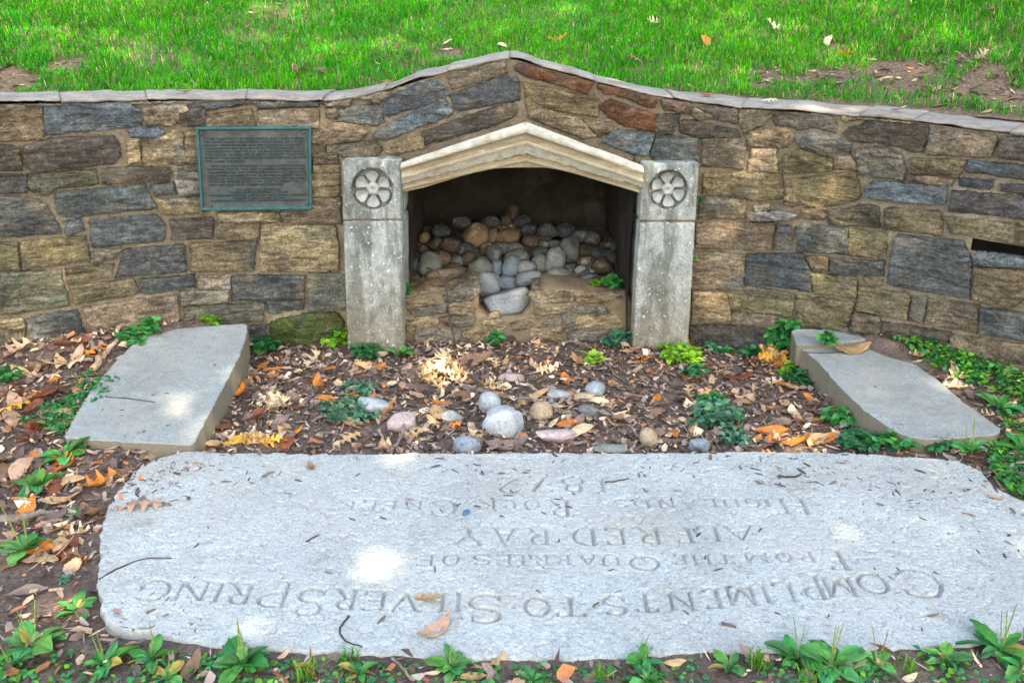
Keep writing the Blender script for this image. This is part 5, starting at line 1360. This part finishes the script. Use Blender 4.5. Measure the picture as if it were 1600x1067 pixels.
for nm, pl, cnt in (('left', [(395, 545), (540, 555), (620, 548), (560, 700), (330, 703), (372, 610)], 44), ('middle', [(620, 548), (985, 545), (950, 703), (560, 703)], 40), ('right', [(985, 552), (1070, 560), (1225, 555), (1260, 590), (1330, 665), (1320, 700), (950, 703)], 50)):
    scatter(cnt, pl, 'mmmo', 'oobrtttgp', 'in the litter at the %s of the bed' % nm, 'leaves littering the bed', .06, .13)
scatter(62, [(0, 550), (120, 545), (200, 530), (170, 570), (100, 690), (160, 760), (120, 900), (0, 900)], 'mmmo', 'bbrrttok', 'on the soil left of the left slab', 'leaves littering the left soil', .075, .15)
scatter(14, [(1390, 540), (1600, 560), (1600, 780), (1550, 730)], 'mo', 'pbtg', 'lying in the green mat on the right', 'leaves in the right green mat', .05, .09)
HR = random.Random(4)
for i, (px, py) in enumerate([(345, 25), (398, 30), (700, 76), (870, 70), (785, 82), (992, 104), (955, 60), (1020, 45), (1137, 38), (1100, 75), (1210, 50), (1295, 75), (1320, 95), (1413, 72), (1420, 120), (1440, 92), (1500, 100), (1530, 100), (470, 118), (505, 120), (48, 5), (430, 5), (590, 110), (1380, 135), (1545, 25), (100, 8), (1440, 150), (1250, 10)]):
    p = hill_hit(float(px), float(py)) + np.array([0, 0, .035])
    leaf(p, HR.uniform(.05, .11), HR.uniform(0, 6.28), *(lambda kd, cd: (kd, cd, '%s %s leaf caught in the grass of the bank' % (CW[cd], KW[kd])))(HR.choice('mo'), HR.choice('otpb')), 'leaves in the grass of the bank', HR.uniform(-.7, .7), HR.uniform(-.7, .7), HR)

# ------------------------------------------------------------------ fine leaf litter and chips
def litter():
    r = np.random.default_rng(8); bag_V, bag_F, bag_C, n0 = [], [], [], 0
    N = 60000
    x = r.uniform(-2.5, 2.4, N); y = r.uniform(1.5, 4.5, N); Q = np.stack([x, y], 1)
    den = np.full(N, .0)
    bed = (np.abs(x + .02) < 1.32) & (y > 3.0); den[bed] = .85 + .4 * n2(x, y, 3, 50)[bed]
    lft = (x < -1.1) & ~bed; den[lft] = .75 + .6 * n2(x, y, 2.5, 51)[lft] - .45 * sstep(2.6, 2.2, y[lft])
    frt = (y < 2.15); den[frt] = np.maximum(den[frt], .3)
    rgt = (x > 1.3) & ~bed; den[rgt] = .6
    bad = in_poly(Q, SLAB_POLY) | in_poly(Q, FL) | in_poly(Q, FR) | (y > Yw(x) - .012); den[bad] = 0
    sd = in_poly(Q, SLAB_POLY); cz = np.zeros(N)
    for zp, dv in (([(160, 800), (205, 735), (300, 702), (345, 716), (250, 770), (190, 800)], .5), ([(300, 702), (420, 705), (400, 722), (310, 735)], .25), ([(1480, 715), (1600, 770), (1600, 800), (1540, 790), (1440, 735)], .2), ([(150, 930), (250, 985), (340, 1005), (340, 1020), (160, 990)], .3)):
        zq = np.array(zp, float); zq = on_z(zq[:, 0], zq[:, 1], SLAB_Z)[:, :2]; kk = in_poly(Q, zq) & sd; den[kk] = dv * (.6 + .8 * n2(x[kk], y[kk], 9, 66))
    k = r.random(N) < den; x, y = x[k], y[k]; sd = sd[k]; N = len(x); z = np.where(sd, SLAB_Z + .001, G(x, y))
    pal = 1.2 * np.array([(.10, .07, .055), (.16, .115, .09), (.25, .195, .165), (.40, .29, .175), (.30, .125, .05), (.54, .43, .29), (.055, .042, .036), (.33, .22, .135), (.29, .245, .225)])
    pi = r.choice(9, N, p=[.17, .17, .16, .12, .07, .08, .08, .08, .07])
    sl = r.random(N) < .38
    L = np.where(sd, .6, 1) * np.where(sl, r.gamma(2.4, .0075, N).clip(.006, .045), r.gamma(2.0, .0066, N).clip(.004, .034)); A = np.where(sl, r.uniform(.05, .16, N), r.uniform(.28, .75, N))
    rx, ry, rz = r.normal(0, .45, N), r.normal(0, .35, N), r.uniform(0, 6.28, N)
    for i in range(N):
        if sl[i]:
            T = np.array([(-1, 0, 0), (-.2, -1, 0), (1, -.3, 0), (.9, .4, 0), (0, 1, 0)]); P = T * [L[i], L[i] * A[i], 1]
            P[:, 2] = r.normal(0, .05, 5) * L[i]; m = 5
        else:
            m = 6; a = np.arange(6) * 1.047 + r.uniform(-.4, .4, 6); q = r.uniform(.65, 1.1, 6)
            P = np.stack([np.sign(np.cos(a)) * np.abs(np.cos(a)) ** .8 * L[i] * q, np.sin(a) * L[i] * A[i] * q, np.zeros(6)], 1)
            P[:, 2] = np.abs(P[:, 1]) * r.uniform(0, .7) + r.uniform(-.6, 1.1) * P[:, 0] ** 2 / L[i] * .5
        P = P @ rotm(rx[i], ry[i], rz[i]).T + np.array([x[i], y[i], z[i] + .004 + abs(r.normal(0, .006))])
        c0 = P.mean(0) - (0 if sl[i] else 1) * np.array([0, 0, L[i] * r.uniform(0, .15)])
        bag_V.append(np.vstack([P, c0])); bag_F += [[n0 + j, n0 + (j + 1) % m, n0 + m] for j in range(m)]
        cc = pal[pi[i]] * (r.uniform(.4, .9) if sl[i] else r.uniform(.75, 1.3)); bag_C.append(np.tile(cc, (m + 1, 1))); n0 += m + 1
    o = mk('leaf_litter', np.concatenate(bag_V), np.array(bag_F), M['litter'], col=np.concatenate(bag_C), origin=(0, 3, 0), smooth=False)
    tag(o, 'broken dry leaf litter covering the soil of the bed', 'leaf litter', kind='stuff')
    # bark chips strewn over the inscribed slab
    bag = Bag(); cr = random.Random(6)
    def chip(p, L, col):
        n = 6; w = L * cr.uniform(.16, .42); V = []
        for s in (-1, -.4, .4, 1):
            for q in range(n):
                a = 6.28 * q / n; k = w * (1 - .45 * abs(s)) * cr.uniform(.75, 1.2); V.append((s * L, math.cos(a) * k, max(-.3, math.sin(a)) * k * .7))
        Fc = [[i * n + q, i * n + (q + 1) % n, (i + 1) * n + (q + 1) % n, (i + 1) * n + q] for i in range(3) for q in range(n)] + [list(range(n))[::-1], [3 * n + q for q in range(n)]]
        bag.add(np.array(V) @ rotm(0, cr.gauss(0, .1), cr.uniform(0, 3.14)).T + p + np.array([0, 0, w * .25]), Fc, col)
    cc = [(.075, .055, .045), (.11, .085, .07), (.05, .04, .038), (.16, .125, .10), (.19, .13, .09)]
    zones = [((1180, 1340), (708, 760), 110), ((1340, 1560), (720, 800), 120), ((980, 1190), (708, 745), 80), ((640, 900), (706, 745), 60), ((240, 420), (706, 760), 70), ((170, 330), (715, 790), 120), ((420, 700), (706, 780), 22), ((1500, 1600), (790, 880), 24), ((200, 1550), (720, 1000), 190), ((160, 320), (940, 1000), 30), ((700, 1000), (740, 800), 22)]
    for (x0, x1), (y0, y1), n in zones:
        for _ in range(n):
            p = on_z(cr.uniform(x0, x1), cr.uniform(y0, y1), SLAB_Z - .001)
            if in_poly(p[None, :2], SLAB_POLY)[0]: chip(p, min(.02, cr.gammavariate(1.5, .0034) + .002), cr.choice(cc))
    for _ in range(26):
        p = surf_hit(cr.uniform(130, 370), cr.uniform(520, 690), 'flank')
        if in_poly(p[None, :2], FL)[0]: chip(p, cr.uniform(.003, .010), cr.choice(cc))
        p = surf_hit(cr.uniform(1260, 1550), cr.uniform(525, 680), 'flank')
        if in_poly(p[None, :2], FR)[0]: chip(p, cr.uniform(.003, .010), cr.choice(cc))
    o = bag.build('bark_chips', M['litter'], smooth=False, origin=(0, 2.5, SLAB_Z)); tag(o, 'dark bark chips strewn over the pale inscribed slab', 'bark chips', kind='stuff')
litter()
sp = on_z(728., 801., SLAB_Z)
V, Fc = face_mesh([(-.011, -.010), (.002, -.014), (.013, .001), (.004, .012), (-.009, .008)], lambda s, y, d: np.stack([s + sp[0], y + sp[1], sp[2] + .004 + d + s * .25], -1), step=.006, proud=.004, back=.004, rough=.002, cham=0, bev=.002, jit=.0005)
tag(mk('scrap', V, Fc, M['blue']), 'tiny dark blue scrap on the inscribed slab among the letters', 'scrap')

# ------------------------------------------------------------------ sticks and twigs
def stick(pts, rad, mat, label, surf='g', lift=None, wob=.12, taper=.6):
    P = []
    for i, q in enumerate(pts):
        p = surf_hit(float(q[0]), float(q[1]), surf) if surf != 'n' else on_y(float(q[0]), float(q[1]), q[2])
        p = np.array(p) + np.array([0, 0, rad * .8 + (q[2] if len(q) > 2 and surf != 'n' else 0)]); P.append(p)
    L = smoothline(P, 5); n = len(L)
    jr = np.random.default_rng(abs(int(pts[0][0]))); L = [p + jr.normal(0, rad * .22, 3) for p in L]
    V, Fc = tube(L, list(np.linspace(rad, rad * taper, n)), 8, wob, int(pts[0][0]))
    tag(mk('stick', V, Fc, M[mat]), label, 'stick')
stick([(726, 606), (765, 618), (800, 624), (835, 631), (880, 648), (925, 657)], .0125, 'bark', 'thick lichened stick lying behind the largest cobbles')
stick([(866, 545), (890, 538, .01), (920, 549, .02), (945, 570, .01), (966, 591), (985, 603)], .0065, 'bark', 'curved grey branch before the right pillar')
stick([(965, 520, .03), (966, 560, .02), (967, 590, 0)], .0025, 'twig', 'thin upright twig crossing the curved grey branch')
stick([(667, 421, 4.47), (681, 424, 4.40), (694, 444, 4.36), (700, 470, 4.345), (703, 500, 4.335), (711, 536, 4.31)], .0048, 'twig', 'bent dark twig hanging over the low basin wall', 'n')
stick([(608, 704), (624, 695, .01), (632, 676, .035)], .007, 'bark', 'short grey curved stick below the brownish pink cobble')
stick([(722, 656), (740, 646), (760, 640)], .005, 'twig', 'dark twig left of the largest cobble')
stick([(750, 702), (757, 692, .01), (763, 686, .02)], .006, 'twig', 'stubby dark twig right of the bluish cobble')
stick([(155, 905), (190, 886), (228, 873), (268, 872)], .0026, 'twig', 'long thin bent twig on the left end of the inscribed slab', 'slab')
stick([(545, 963), (531, 985), (540, 1002), (566, 1011)], .003, 'twig', 'hooked twig on the slab below the carved letters', 'slab')
stick([(478, 847), (498, 836)], .003, 'twig', 'short straight twig near the sun spot on the slab', 'slab')
stick([(945, 754), (965, 752), (983, 748)], .003, 'twig', 'short twig lying across the carved date', 'slab')
stick([(1215, 745), (1240, 746), (1252, 741)], .004, 'twig', 'short brown twig at the back of the inscribed slab', 'slab')
stick([(168, 621), (200, 623), (243, 629)], .0026, 'twig', 'thin dark twig on the left slab', 'flank')
stick([(147, 582), (165, 560, .01), (184, 541, .015)], .016, 'pale', 'pale broken branch stub beside the left slab')
stick([(143, 540, .01), (150, 549, .01), (158, 556, .01)], .012, 'bark', 'grey stub of wood behind the pale branch stub')
stick([(-10, 818), (30, 814), (60, 808), (84, 806)], .016, 'bark', 'brown log end at the left edge of the picture')
stick([(592, 570), (615, 578), (640, 586)], .005, 'pale', 'pale straight stick in front of the left pillar')
stick([(824, 601), (840, 614), (853, 630)], .009, 'pale', 'pale splintered wood behind the round tan cobble')
stick([(850, 597), (890, 601), (925, 606)], .0035, 'twig', 'thin dark twig behind the flat cobbles')
stick([(612, 1030), (628, 1048, .01), (645, 1070, .01)], .005, 'bark', 'grey twig among the front plantains')
stick([(1258, 551), (1290, 552), (1330, 549)], .0022, 'twig', 'thin twig on the back of the right slab', 'flank')
stick([(895, 436, 4.62), (915, 425, 4.66), (930, 405, 4.72)], .008, 'twig', 'dark broken stick among the niche cobbles', 'n')

# ------------------------------------------------------------------ plants
GC = dict(e=(.040, .240, .060), y=(.105, .32, .025), d=(.026, .155, .055), b=(.055, .19, .115), l=(.17, .40, .05))
def plantain_shape(seed):
    rr = random.Random(seed); n, m = 11, 9; V = []; arch = rr.uniform(.25, .6); fold = rr.uniform(.1, .4); tw = rr.uniform(-.7, .7); bw = rr.uniform(.14, .24)
    for i in range(n):
        t = i / (n - 1)
        w = .03 if t < .16 else .03 + bw * (1 + .13 * math.sin(i * 2.3 + seed)) * math.sin(math.pi * min(1, (t - .16) / .84) ** rr.uniform(.8, .95)) ** .85
        if i == n - 1: w = .004
        for j in range(m):
            v = j / (m - 1) * 2 - 1
            V.append((t, v * w, .42 * t - arch * t * t * .9 + fold * abs(v) * w - .028 * math.cos(v * 11) * (t > .15) * (t < .95) + tw * v * w * t + .03 * math.sin(6 * t + 3 * v + seed)))
    return np.array(V), grid_faces(n, m).tolist()
PM = []
for s_ in range(12):
    V, Fc = plantain_shape(s_); me = bpy.data.meshes.new('plantain_leaf'); me.from_pydata([tuple(q) for q in V], [], Fc)
    me.polygons.foreach_set('use_smooth', np.ones(len(me.polygons), bool)); me.materials.append(M['green_obj']); PM.append(me)
def spike_mesh(seed):
    rr = random.Random(seed); L = []; R = []
    for i in range(15):
        t = i / 14; L.append((.10 * t * t + .015 * math.sin(5 * t), .03 * math.sin(3 * t + seed), t)); R.append(.011 if t < .38 else .022 * (1.05 - .55 * t) * (1 + .25 * (-1) ** i))
    V, Fc = tube(L, R, 7, .15, seed); me = bpy.data.meshes.new('seed_spike'); me.from_pydata([tuple(q) for q in V], [], Fc); me.materials.append(M['spike']); return me
SM = [spike_mesh(s_) for s_ in range(3)]
PR = random.Random(14)
def plantain(px, py, rpx, n, spikes, label, code='e', steep=0.):
    p = on_ground(np.array(float(px)), np.array(float(py))); size = rpx / F * zdepth(p) * .98
    root = empty('plantain', p); tag(root, label, 'plant', 'plantain plants')
    a0 = PR.uniform(0, 6.28)
    n += 3
    for i in range(n):
        o = bpy.data.objects.new('leaf', PM[PR.randrange(12)]); COL.objects.link(o); o.parent = root
        k = size * PR.uniform(.55, 1.12) * (1 if i < n * .7 else .6); o.scale = (k, k * PR.uniform(.85, 1.25), k)
        o.rotation_euler = (PR.uniform(-.2, .2), -PR.uniform(-.1, .45) - steep - (.5 if i >= n * .7 else 0), a0 + 6.28 * i * .382 + PR.uniform(-.25, .25)); o.location = (0, 0, .004)
        c = np.array(GC[code]) * PR.uniform(.7, 1.4) * np.array([PR.uniform(.8, 2.2), 1, PR.uniform(.5, 1.3)])
        if PR.random() < .07: c = np.array((.34, .28, .06))
        o.color = (*c, 1)
    for i in range(spikes):
        o = bpy.data.objects.new('seed_spike', SM[i % 3]); COL.objects.link(o); o.parent = root; k = size * PR.uniform(1.1, 1.7); o.scale = (k * .8, k * .8, k)
        o.rotation_euler = (PR.uniform(-.15, .15), PR.uniform(-.15, .15), PR.uniform(0, 6.28)); o.location = (PR.uniform(-.01, .01), PR.uniform(-.01, .01), 0)
for a in [(120, 957, 36, 7, 0, 'small plantain alone on dark soil left of the slab corner'), (48, 1014, 58, 9, 3, 'plantain with seed spikes in the lower left corner'), (165, 1040, 50, 8, 2, 'plantain with seed spikes second from the lower left corner'), (238, 1032, 46, 8, 2, 'spiky seeded plantain under the left corner of the slab'), (378, 1040, 62, 10, 3, 'large plantain with tall spikes left of the bottom centre'), (262, 1062, 40, 7, 1, 'plantain cut by the bottom edge left of the large spiked one'), (560, 1054, 36, 7, 0, 'small plantain near the grass tuft at bottom centre left'), (708, 1046, 50, 9, 1, 'plantain beside the star shaped tan leaf at the front'), (832, 1064, 30, 7, 0, 'low plantain at the bottom edge right of the star shaped leaf'), (1006, 1040, 42, 8, 2, 'plantain with two spikes right of the bottom centre'), (1140, 1046, 38, 8, 1, 'small plantain with grass left of the large front clump'), (1242, 1030, 56, 10, 2, 'left plantain of the large front clump on the right'), (1302, 1044, 58, 10, 3, 'middle plantain of the large front clump with several spikes'), (1366, 1040, 50, 9, 2, 'right plantain of the large front clump'), (1475, 1034, 40, 7, 0, 'flat plantain between the front clump and the corner one'), (1562, 1018, 62, 10, 3, 'big upright plantain with spikes in the lower right corner'), (1596, 1046, 46, 8, 1, 'plantain cut by the right edge in the lower corner'), (1010, 1066, 40, 8, 0, 'plantain cut by the bottom edge below the two spiked one'),
          (100, 716, 46, 8, 0, 'plantain at the front left corner of the left slab'), (62, 762, 46, 8, 0, 'broad leaved plantain above the left log'), (40, 862, 54, 9, 3, 'plantain with spikes left of the pale oak leaf'), (112, 804, 20, 5, 0, 'tiny plantain just right of the left log'), (1524, 540, 40, 7, 0, 'plantain with upright leaf at the foot of the right wall'), (1492, 546, 36, 6, 0, 'plantain among the green mat left of the upright leafed one'), (1560, 638, 40, 7, 0, 'plantain beside the brown leaf right of the right slab'), (1516, 706, 38, 8, 3, 'plantain with thin spikes at the front of the right slab'), (1592, 705, 40, 7, 0, 'plantain at the right edge past the right slab'), (626, 556, 30, 7, 0, 'plantain at the foot of the left pillar'), (15, 1045, 46, 8, 1, 'plantain cut by the left edge at the bottom')]:
    plantain(*a)

def oval(L, W, fold, curl):
    return np.array([(0, 0, 0), (.35 * L, W, fold), (.35 * L, -W, fold), (.35 * L, 0, 0), (.75 * L, W * .75, fold * .8 - curl), (.75 * L, -W * .75, fold * .8 - curl), (.75 * L, 0, -curl), (L, 0, -curl * 1.6)]), [[0, 3, 1], [0, 2, 3], [3, 6, 4, 1], [2, 5, 6, 3], [6, 7, 4], [5, 7, 6]]
def weed(px, py, spx, hpx, lpx, n, code, label, at=None, name='weed', group=None, wid=.34):
    p = np.array(at) if at is not None else on_ground(np.array(float(px)), np.array(float(py)))
    k = zdepth(p) / F; R, H, L = spx * k, hpx * k, lpx * k; rr = random.Random(int(px * 3 + py))
    root = empty(name, p); tag(root, label, 'plant', group); st, fo = Bag(), Bag()
    for s in range(n):
        a = rr.uniform(0, 6.28); d = R * math.sqrt(rr.random()); h = H * rr.uniform(.45, 1) * (1 - .5 * d / max(R, 1e-6))
        b = p + np.array([math.cos(a) * d * .25, math.sin(a) * d * .25, 0]); e = p + np.array([math.cos(a) * d, math.sin(a) * d, 0])
        if at is None:
            e[1] = min(e[1], float(Yw(e[0])) - .03); e[2] = float(G(e[0], e[1])); 
        e = e + np.array([0, 0, h]); mid = (b + e) / 2 + np.array([rr.gauss(0, .1) * R, rr.gauss(0, .1) * R, h * .3])
        line = smoothline([b, mid, e], 3); V, Fc = tube(line, .0011 + .0004 * (H > .06), 4); st.add(V, Fc, np.array(GC[code]) * .8)
        for i, q in enumerate(line[1:]):
            for _ in range(2 if L > .012 else 3):
                V, Fc = oval(L * rr.uniform(.6, 1.2), L * wid * rr.uniform(.8, 1.2), L * rr.uniform(0, .14), L * rr.uniform(0, .2))
                V = V @ rotm(rr.gauss(0, .35), -rr.uniform(-.3, .6), rr.uniform(0, 6.28)).T + q
                c = np.array(GC[code]) * rr.uniform(.65, 1.45) * np.array([rr.uniform(.8, 1.8), 1, rr.uniform(.6, 1.3)]); fo.add(V, Fc, c)
    st.build('stem', M['green'], root); fo.build('foliage', M['green'], root)
W_ = [(236, 517, 20, 22, 13, 12, 'e', 'leafy weed at the wall foot behind the left slab'), (205, 532, 24, 16, 11, 14, 'e', 'low weed at the back left edge of the left slab'), (331, 505, 18, 14, 9, 12, 'y', 'yellowish green weed at the back of the left slab'), (218, 694, 18, 24, 9, 14, 'y', 'bright weed at the front edge of the left slab'),
      (414, 542, 26, 18, 17, 14, 'd', 'dark trailing weed behind the right corner of left slab'), (524, 538, 22, 34, 15, 14, 'y', 'upright round leaved weed left of the left pillar'), (576, 556, 26, 20, 15, 13, 'd', 'bluish green weed at the left pillar base'), (545, 648, 48, 22, 11, 44, 'b', 'creeping blue green weed around the long pale cobble'), (560, 610, 30, 12, 10, 16, 'b', 'sparse creeping weed behind the long pale cobble'),
      (775, 536, 13, 26, 14, 5, 'e', 'single green sprout by the drain pipe'), (964, 536, 22, 26, 15, 18, 'b', 'silvery blue ivy like weed beside the right pillar'), (1062, 560, 34, 24, 14, 24, 'y', 'round leaved weed at the right pillar base'), (1084, 584, 20, 12, 14, 10, 'd', 'dark round leaved runner before the right pillar'), (1112, 548, 14, 14, 9, 8, 'd', 'small weed at the wall right of the right pillar'), (1135, 550, 8, 10, 9, 5, 'e', 'tiny sprout at the wall right of the small weed'),
      (1222, 545, 26, 62, 17, 26, 'e', 'tall climbing weed between the right wall and right slab'), (1186, 558, 24, 22, 13, 14, 'd', 'dark weed left of the tan leaf heap'), (1250, 596, 26, 18, 13, 15, 'd', 'dark green weed at the inner side of the right slab'), (1232, 585, 18, 20, 12, 9, 'y', 'yellow green weed at the right of the tan leaf heap'), (1312, 660, 26, 26, 14, 18, 'e', 'weed at the front inner corner of the right slab'), (1348, 694, 40, 20, 14, 26, 'd', 'spreading weed along the front of the right slab'), (1402, 694, 38, 26, 17, 22, 'e', 'leafy weed in front of the right slab'), (1452, 696, 34, 20, 14, 20, 'd', 'low weed at the front right of the right slab'),
      (1118, 660, 44, 34, 13, 46, 'b', 'blue green creeping patch in the right of the bed'), (1150, 688, 34, 14, 11, 18, 'b', 'creeping weed running down to the inscribed slab'), (1110, 628, 26, 16, 10, 16, 'd', 'small creeping weed behind the blue green patch'), (922, 566, 16, 18, 13, 8, 'l', 'pale yellow green sprig under the curved branch'), (98, 908, 12, 8, 7, 8, 'b', 'tiny bluish sprig on the dark left soil'), (130, 692, 34, 14, 11, 18, 'd', 'small weed at the front left end of the left slab'), (5, 592, 26, 20, 12, 16, 'd', 'green weed at the left edge below the wall')]
for a in W_: weed(*a)
def pile_pt(px, py, y): return on_y(float(px), float(py), y)
weed(956, 443, 17, 18, 10, 22, 'e', 'green clover growing on the right ledge inside the niche', at=pile_pt(958, 448, 4.52), wid=.5)
weed(928, 440, 9, 12, 8, 5, 'y', 'few round leaves left of the clover in the niche', at=pile_pt(928, 447, 4.52), wid=.5)
weed(637, 462, 12, 26, 6, 26, 'e', 'ferny moss tuft at the left end of the niche ledge', at=pile_pt(636, 466, 4.44))
weed(1083, 402, 5, 8, 8, 3, 'y', 'tiny weed in the joint beside the right pillar', at=pile_pt(1084, 406, 4.30), wid=.5)
weed(1096, 310, 4, 6, 6, 3, 'e', 'tiny sprig in the wall beside the right rosette', at=pile_pt(1096, 312, 4.33))
weed(1295, 534, 13, 20, 12, 9, 'e', 'small weed growing on the back of the right slab', at=on_z(1295., 537., .175))
weed(1325, 519, 10, 8, 8, 6, 'y', 'small yellowish weed at the wall behind the right slab', at=on_z(1325., 520., .15))
def tuft(px, py, hpx, n, label):
    p = on_ground(np.array(float(px)), np.array(float(py))); k = zdepth(p) / F; rr = random.Random(px); bag = Bag()
    for _ in range(n):
        a = rr.uniform(0, 6.28); L = hpx * k * rr.uniform(.5, 1.1); w = .0016; ln = rr.uniform(.15, .9); b = p + np.array([rr.gauss(0, .012), rr.gauss(0, .012), -.003])
        u = np.array([math.cos(a), math.sin(a), 0]); s = np.array([-u[1], u[0], 0]) * w; m = b + u * L * .5 * math.sin(ln * .5) + np.array([0, 0, L * .55]); t = m + u * L * .5 * math.sin(ln * 1.5) + np.array([0, 0, L * .45 * math.cos(ln * 1.5)])
        bag.add([b - s, b + s, m + s, m - s, t], [[0, 1, 2, 3], [3, 2, 4]], np.array((.10, .27, .025)) * rr.uniform(.7, 1.3))
    tag(bag.build('grass_tuft', M['grass']), label, 'grass tuft')
for a in [(548, 1030, 34, 30, 'grass tuft at the slab front left of the bottom centre'), (480, 1058, 40, 40, 'grass tuft at the bottom edge left of centre'), (1182, 1040, 44, 44, 'grass tuft left of the large front plantain clump'), (1262, 1062, 36, 36, 'grass tuft below the large front plantain clump'), (940, 1060, 30, 24, 'thin grass tuft at the bottom centre'), (1420, 1048, 30, 26, 'thin grass tuft right of the front plantain clump'), (1005, 1020, 26, 16, 'small grass tuft at the slab edge right of centre')]:
    tuft(*a)

# ------------------------------------------------------------------ low green mats
def mat_cover(polys, n, lo, hi, label, codes, hmax=.035):
    r = random.Random(n); bag = Bag(); ar = [abs(area2(p)) for p in polys]
    for poly, A in zip(polys, ar):
        P = np.array(poly, float); k = 0; m = int(n * A / sum(ar))
        while k < m:
            x, y = r.uniform(P[:, 0].min(), P[:, 0].max()), r.uniform(P[:, 1].min(), P[:, 1].max())
            if not in_poly(np.array([[x, y]]), P)[0]: continue
            k += 1
            p = on_ground(np.array(x), np.array(y))
            if vnoise(np.array([[p[0] * 9, p[1] * 9, 3]]), 2)[0] < -.45 or in_poly(p[None, :2], FR)[0] or in_poly(p[None, :2], SLAB_POLY)[0]: continue
            L = r.uniform(lo, hi); V, Fc = oval(L, L * r.uniform(.34, .5), L * r.uniform(0, .15), L * r.uniform(0, .2))
            h = hmax * r.random() * (.6 + .6 * vnoise(np.array([[p[0] * 6, p[1] * 6, 0]]), 8)[0])
            V = V @ rotm(r.gauss(0, .4), -r.uniform(-.3, .5), r.uniform(0, 6.28)).T + p + np.array([0, 0, max(.003, h)])
            c = np.array(GC[r.choice(codes)]) * r.uniform(.6, 1.4); bag.add(V, Fc, c)
    o = bag.build('ground_cover', M['green'], origin=(0, 3, 0)); tag(o, label, 'ground cover', kind='stuff')
mat_cover([[(172, 590), (188, 600), (160, 640), (120, 690), (60, 672), (30, 665), (40, 645), (100, 625), (128, 590), (150, 578)]], 1500, .010, .019, 'creeping green mat along the left side of the left slab', 'eed')
mat_cover([[(1362, 522), (1420, 516), (1500, 545), (1610, 552), (1610, 640), (1540, 610), (1480, 590), (1445, 565), (1410, 540)], [(1545, 690), (1615, 690), (1615, 800), (1575, 775), (1550, 740)], [(1560, 640), (1610, 640), (1610, 700), (1570, 690)]], 3600, .012, .026, 'dense bright green mat right of the right slab', 'eeyyd', .05)
mat_cover([[(0, 985), (110, 1000), (200, 1010), (420, 1030), (700, 1040), (1000, 1040), (1250, 1030), (1600, 1010), (1600, 1075), (0, 1075)]], 1100, .010, .022, 'small seedlings and weeds sprouting along the front edge', 'eeyd', .02)
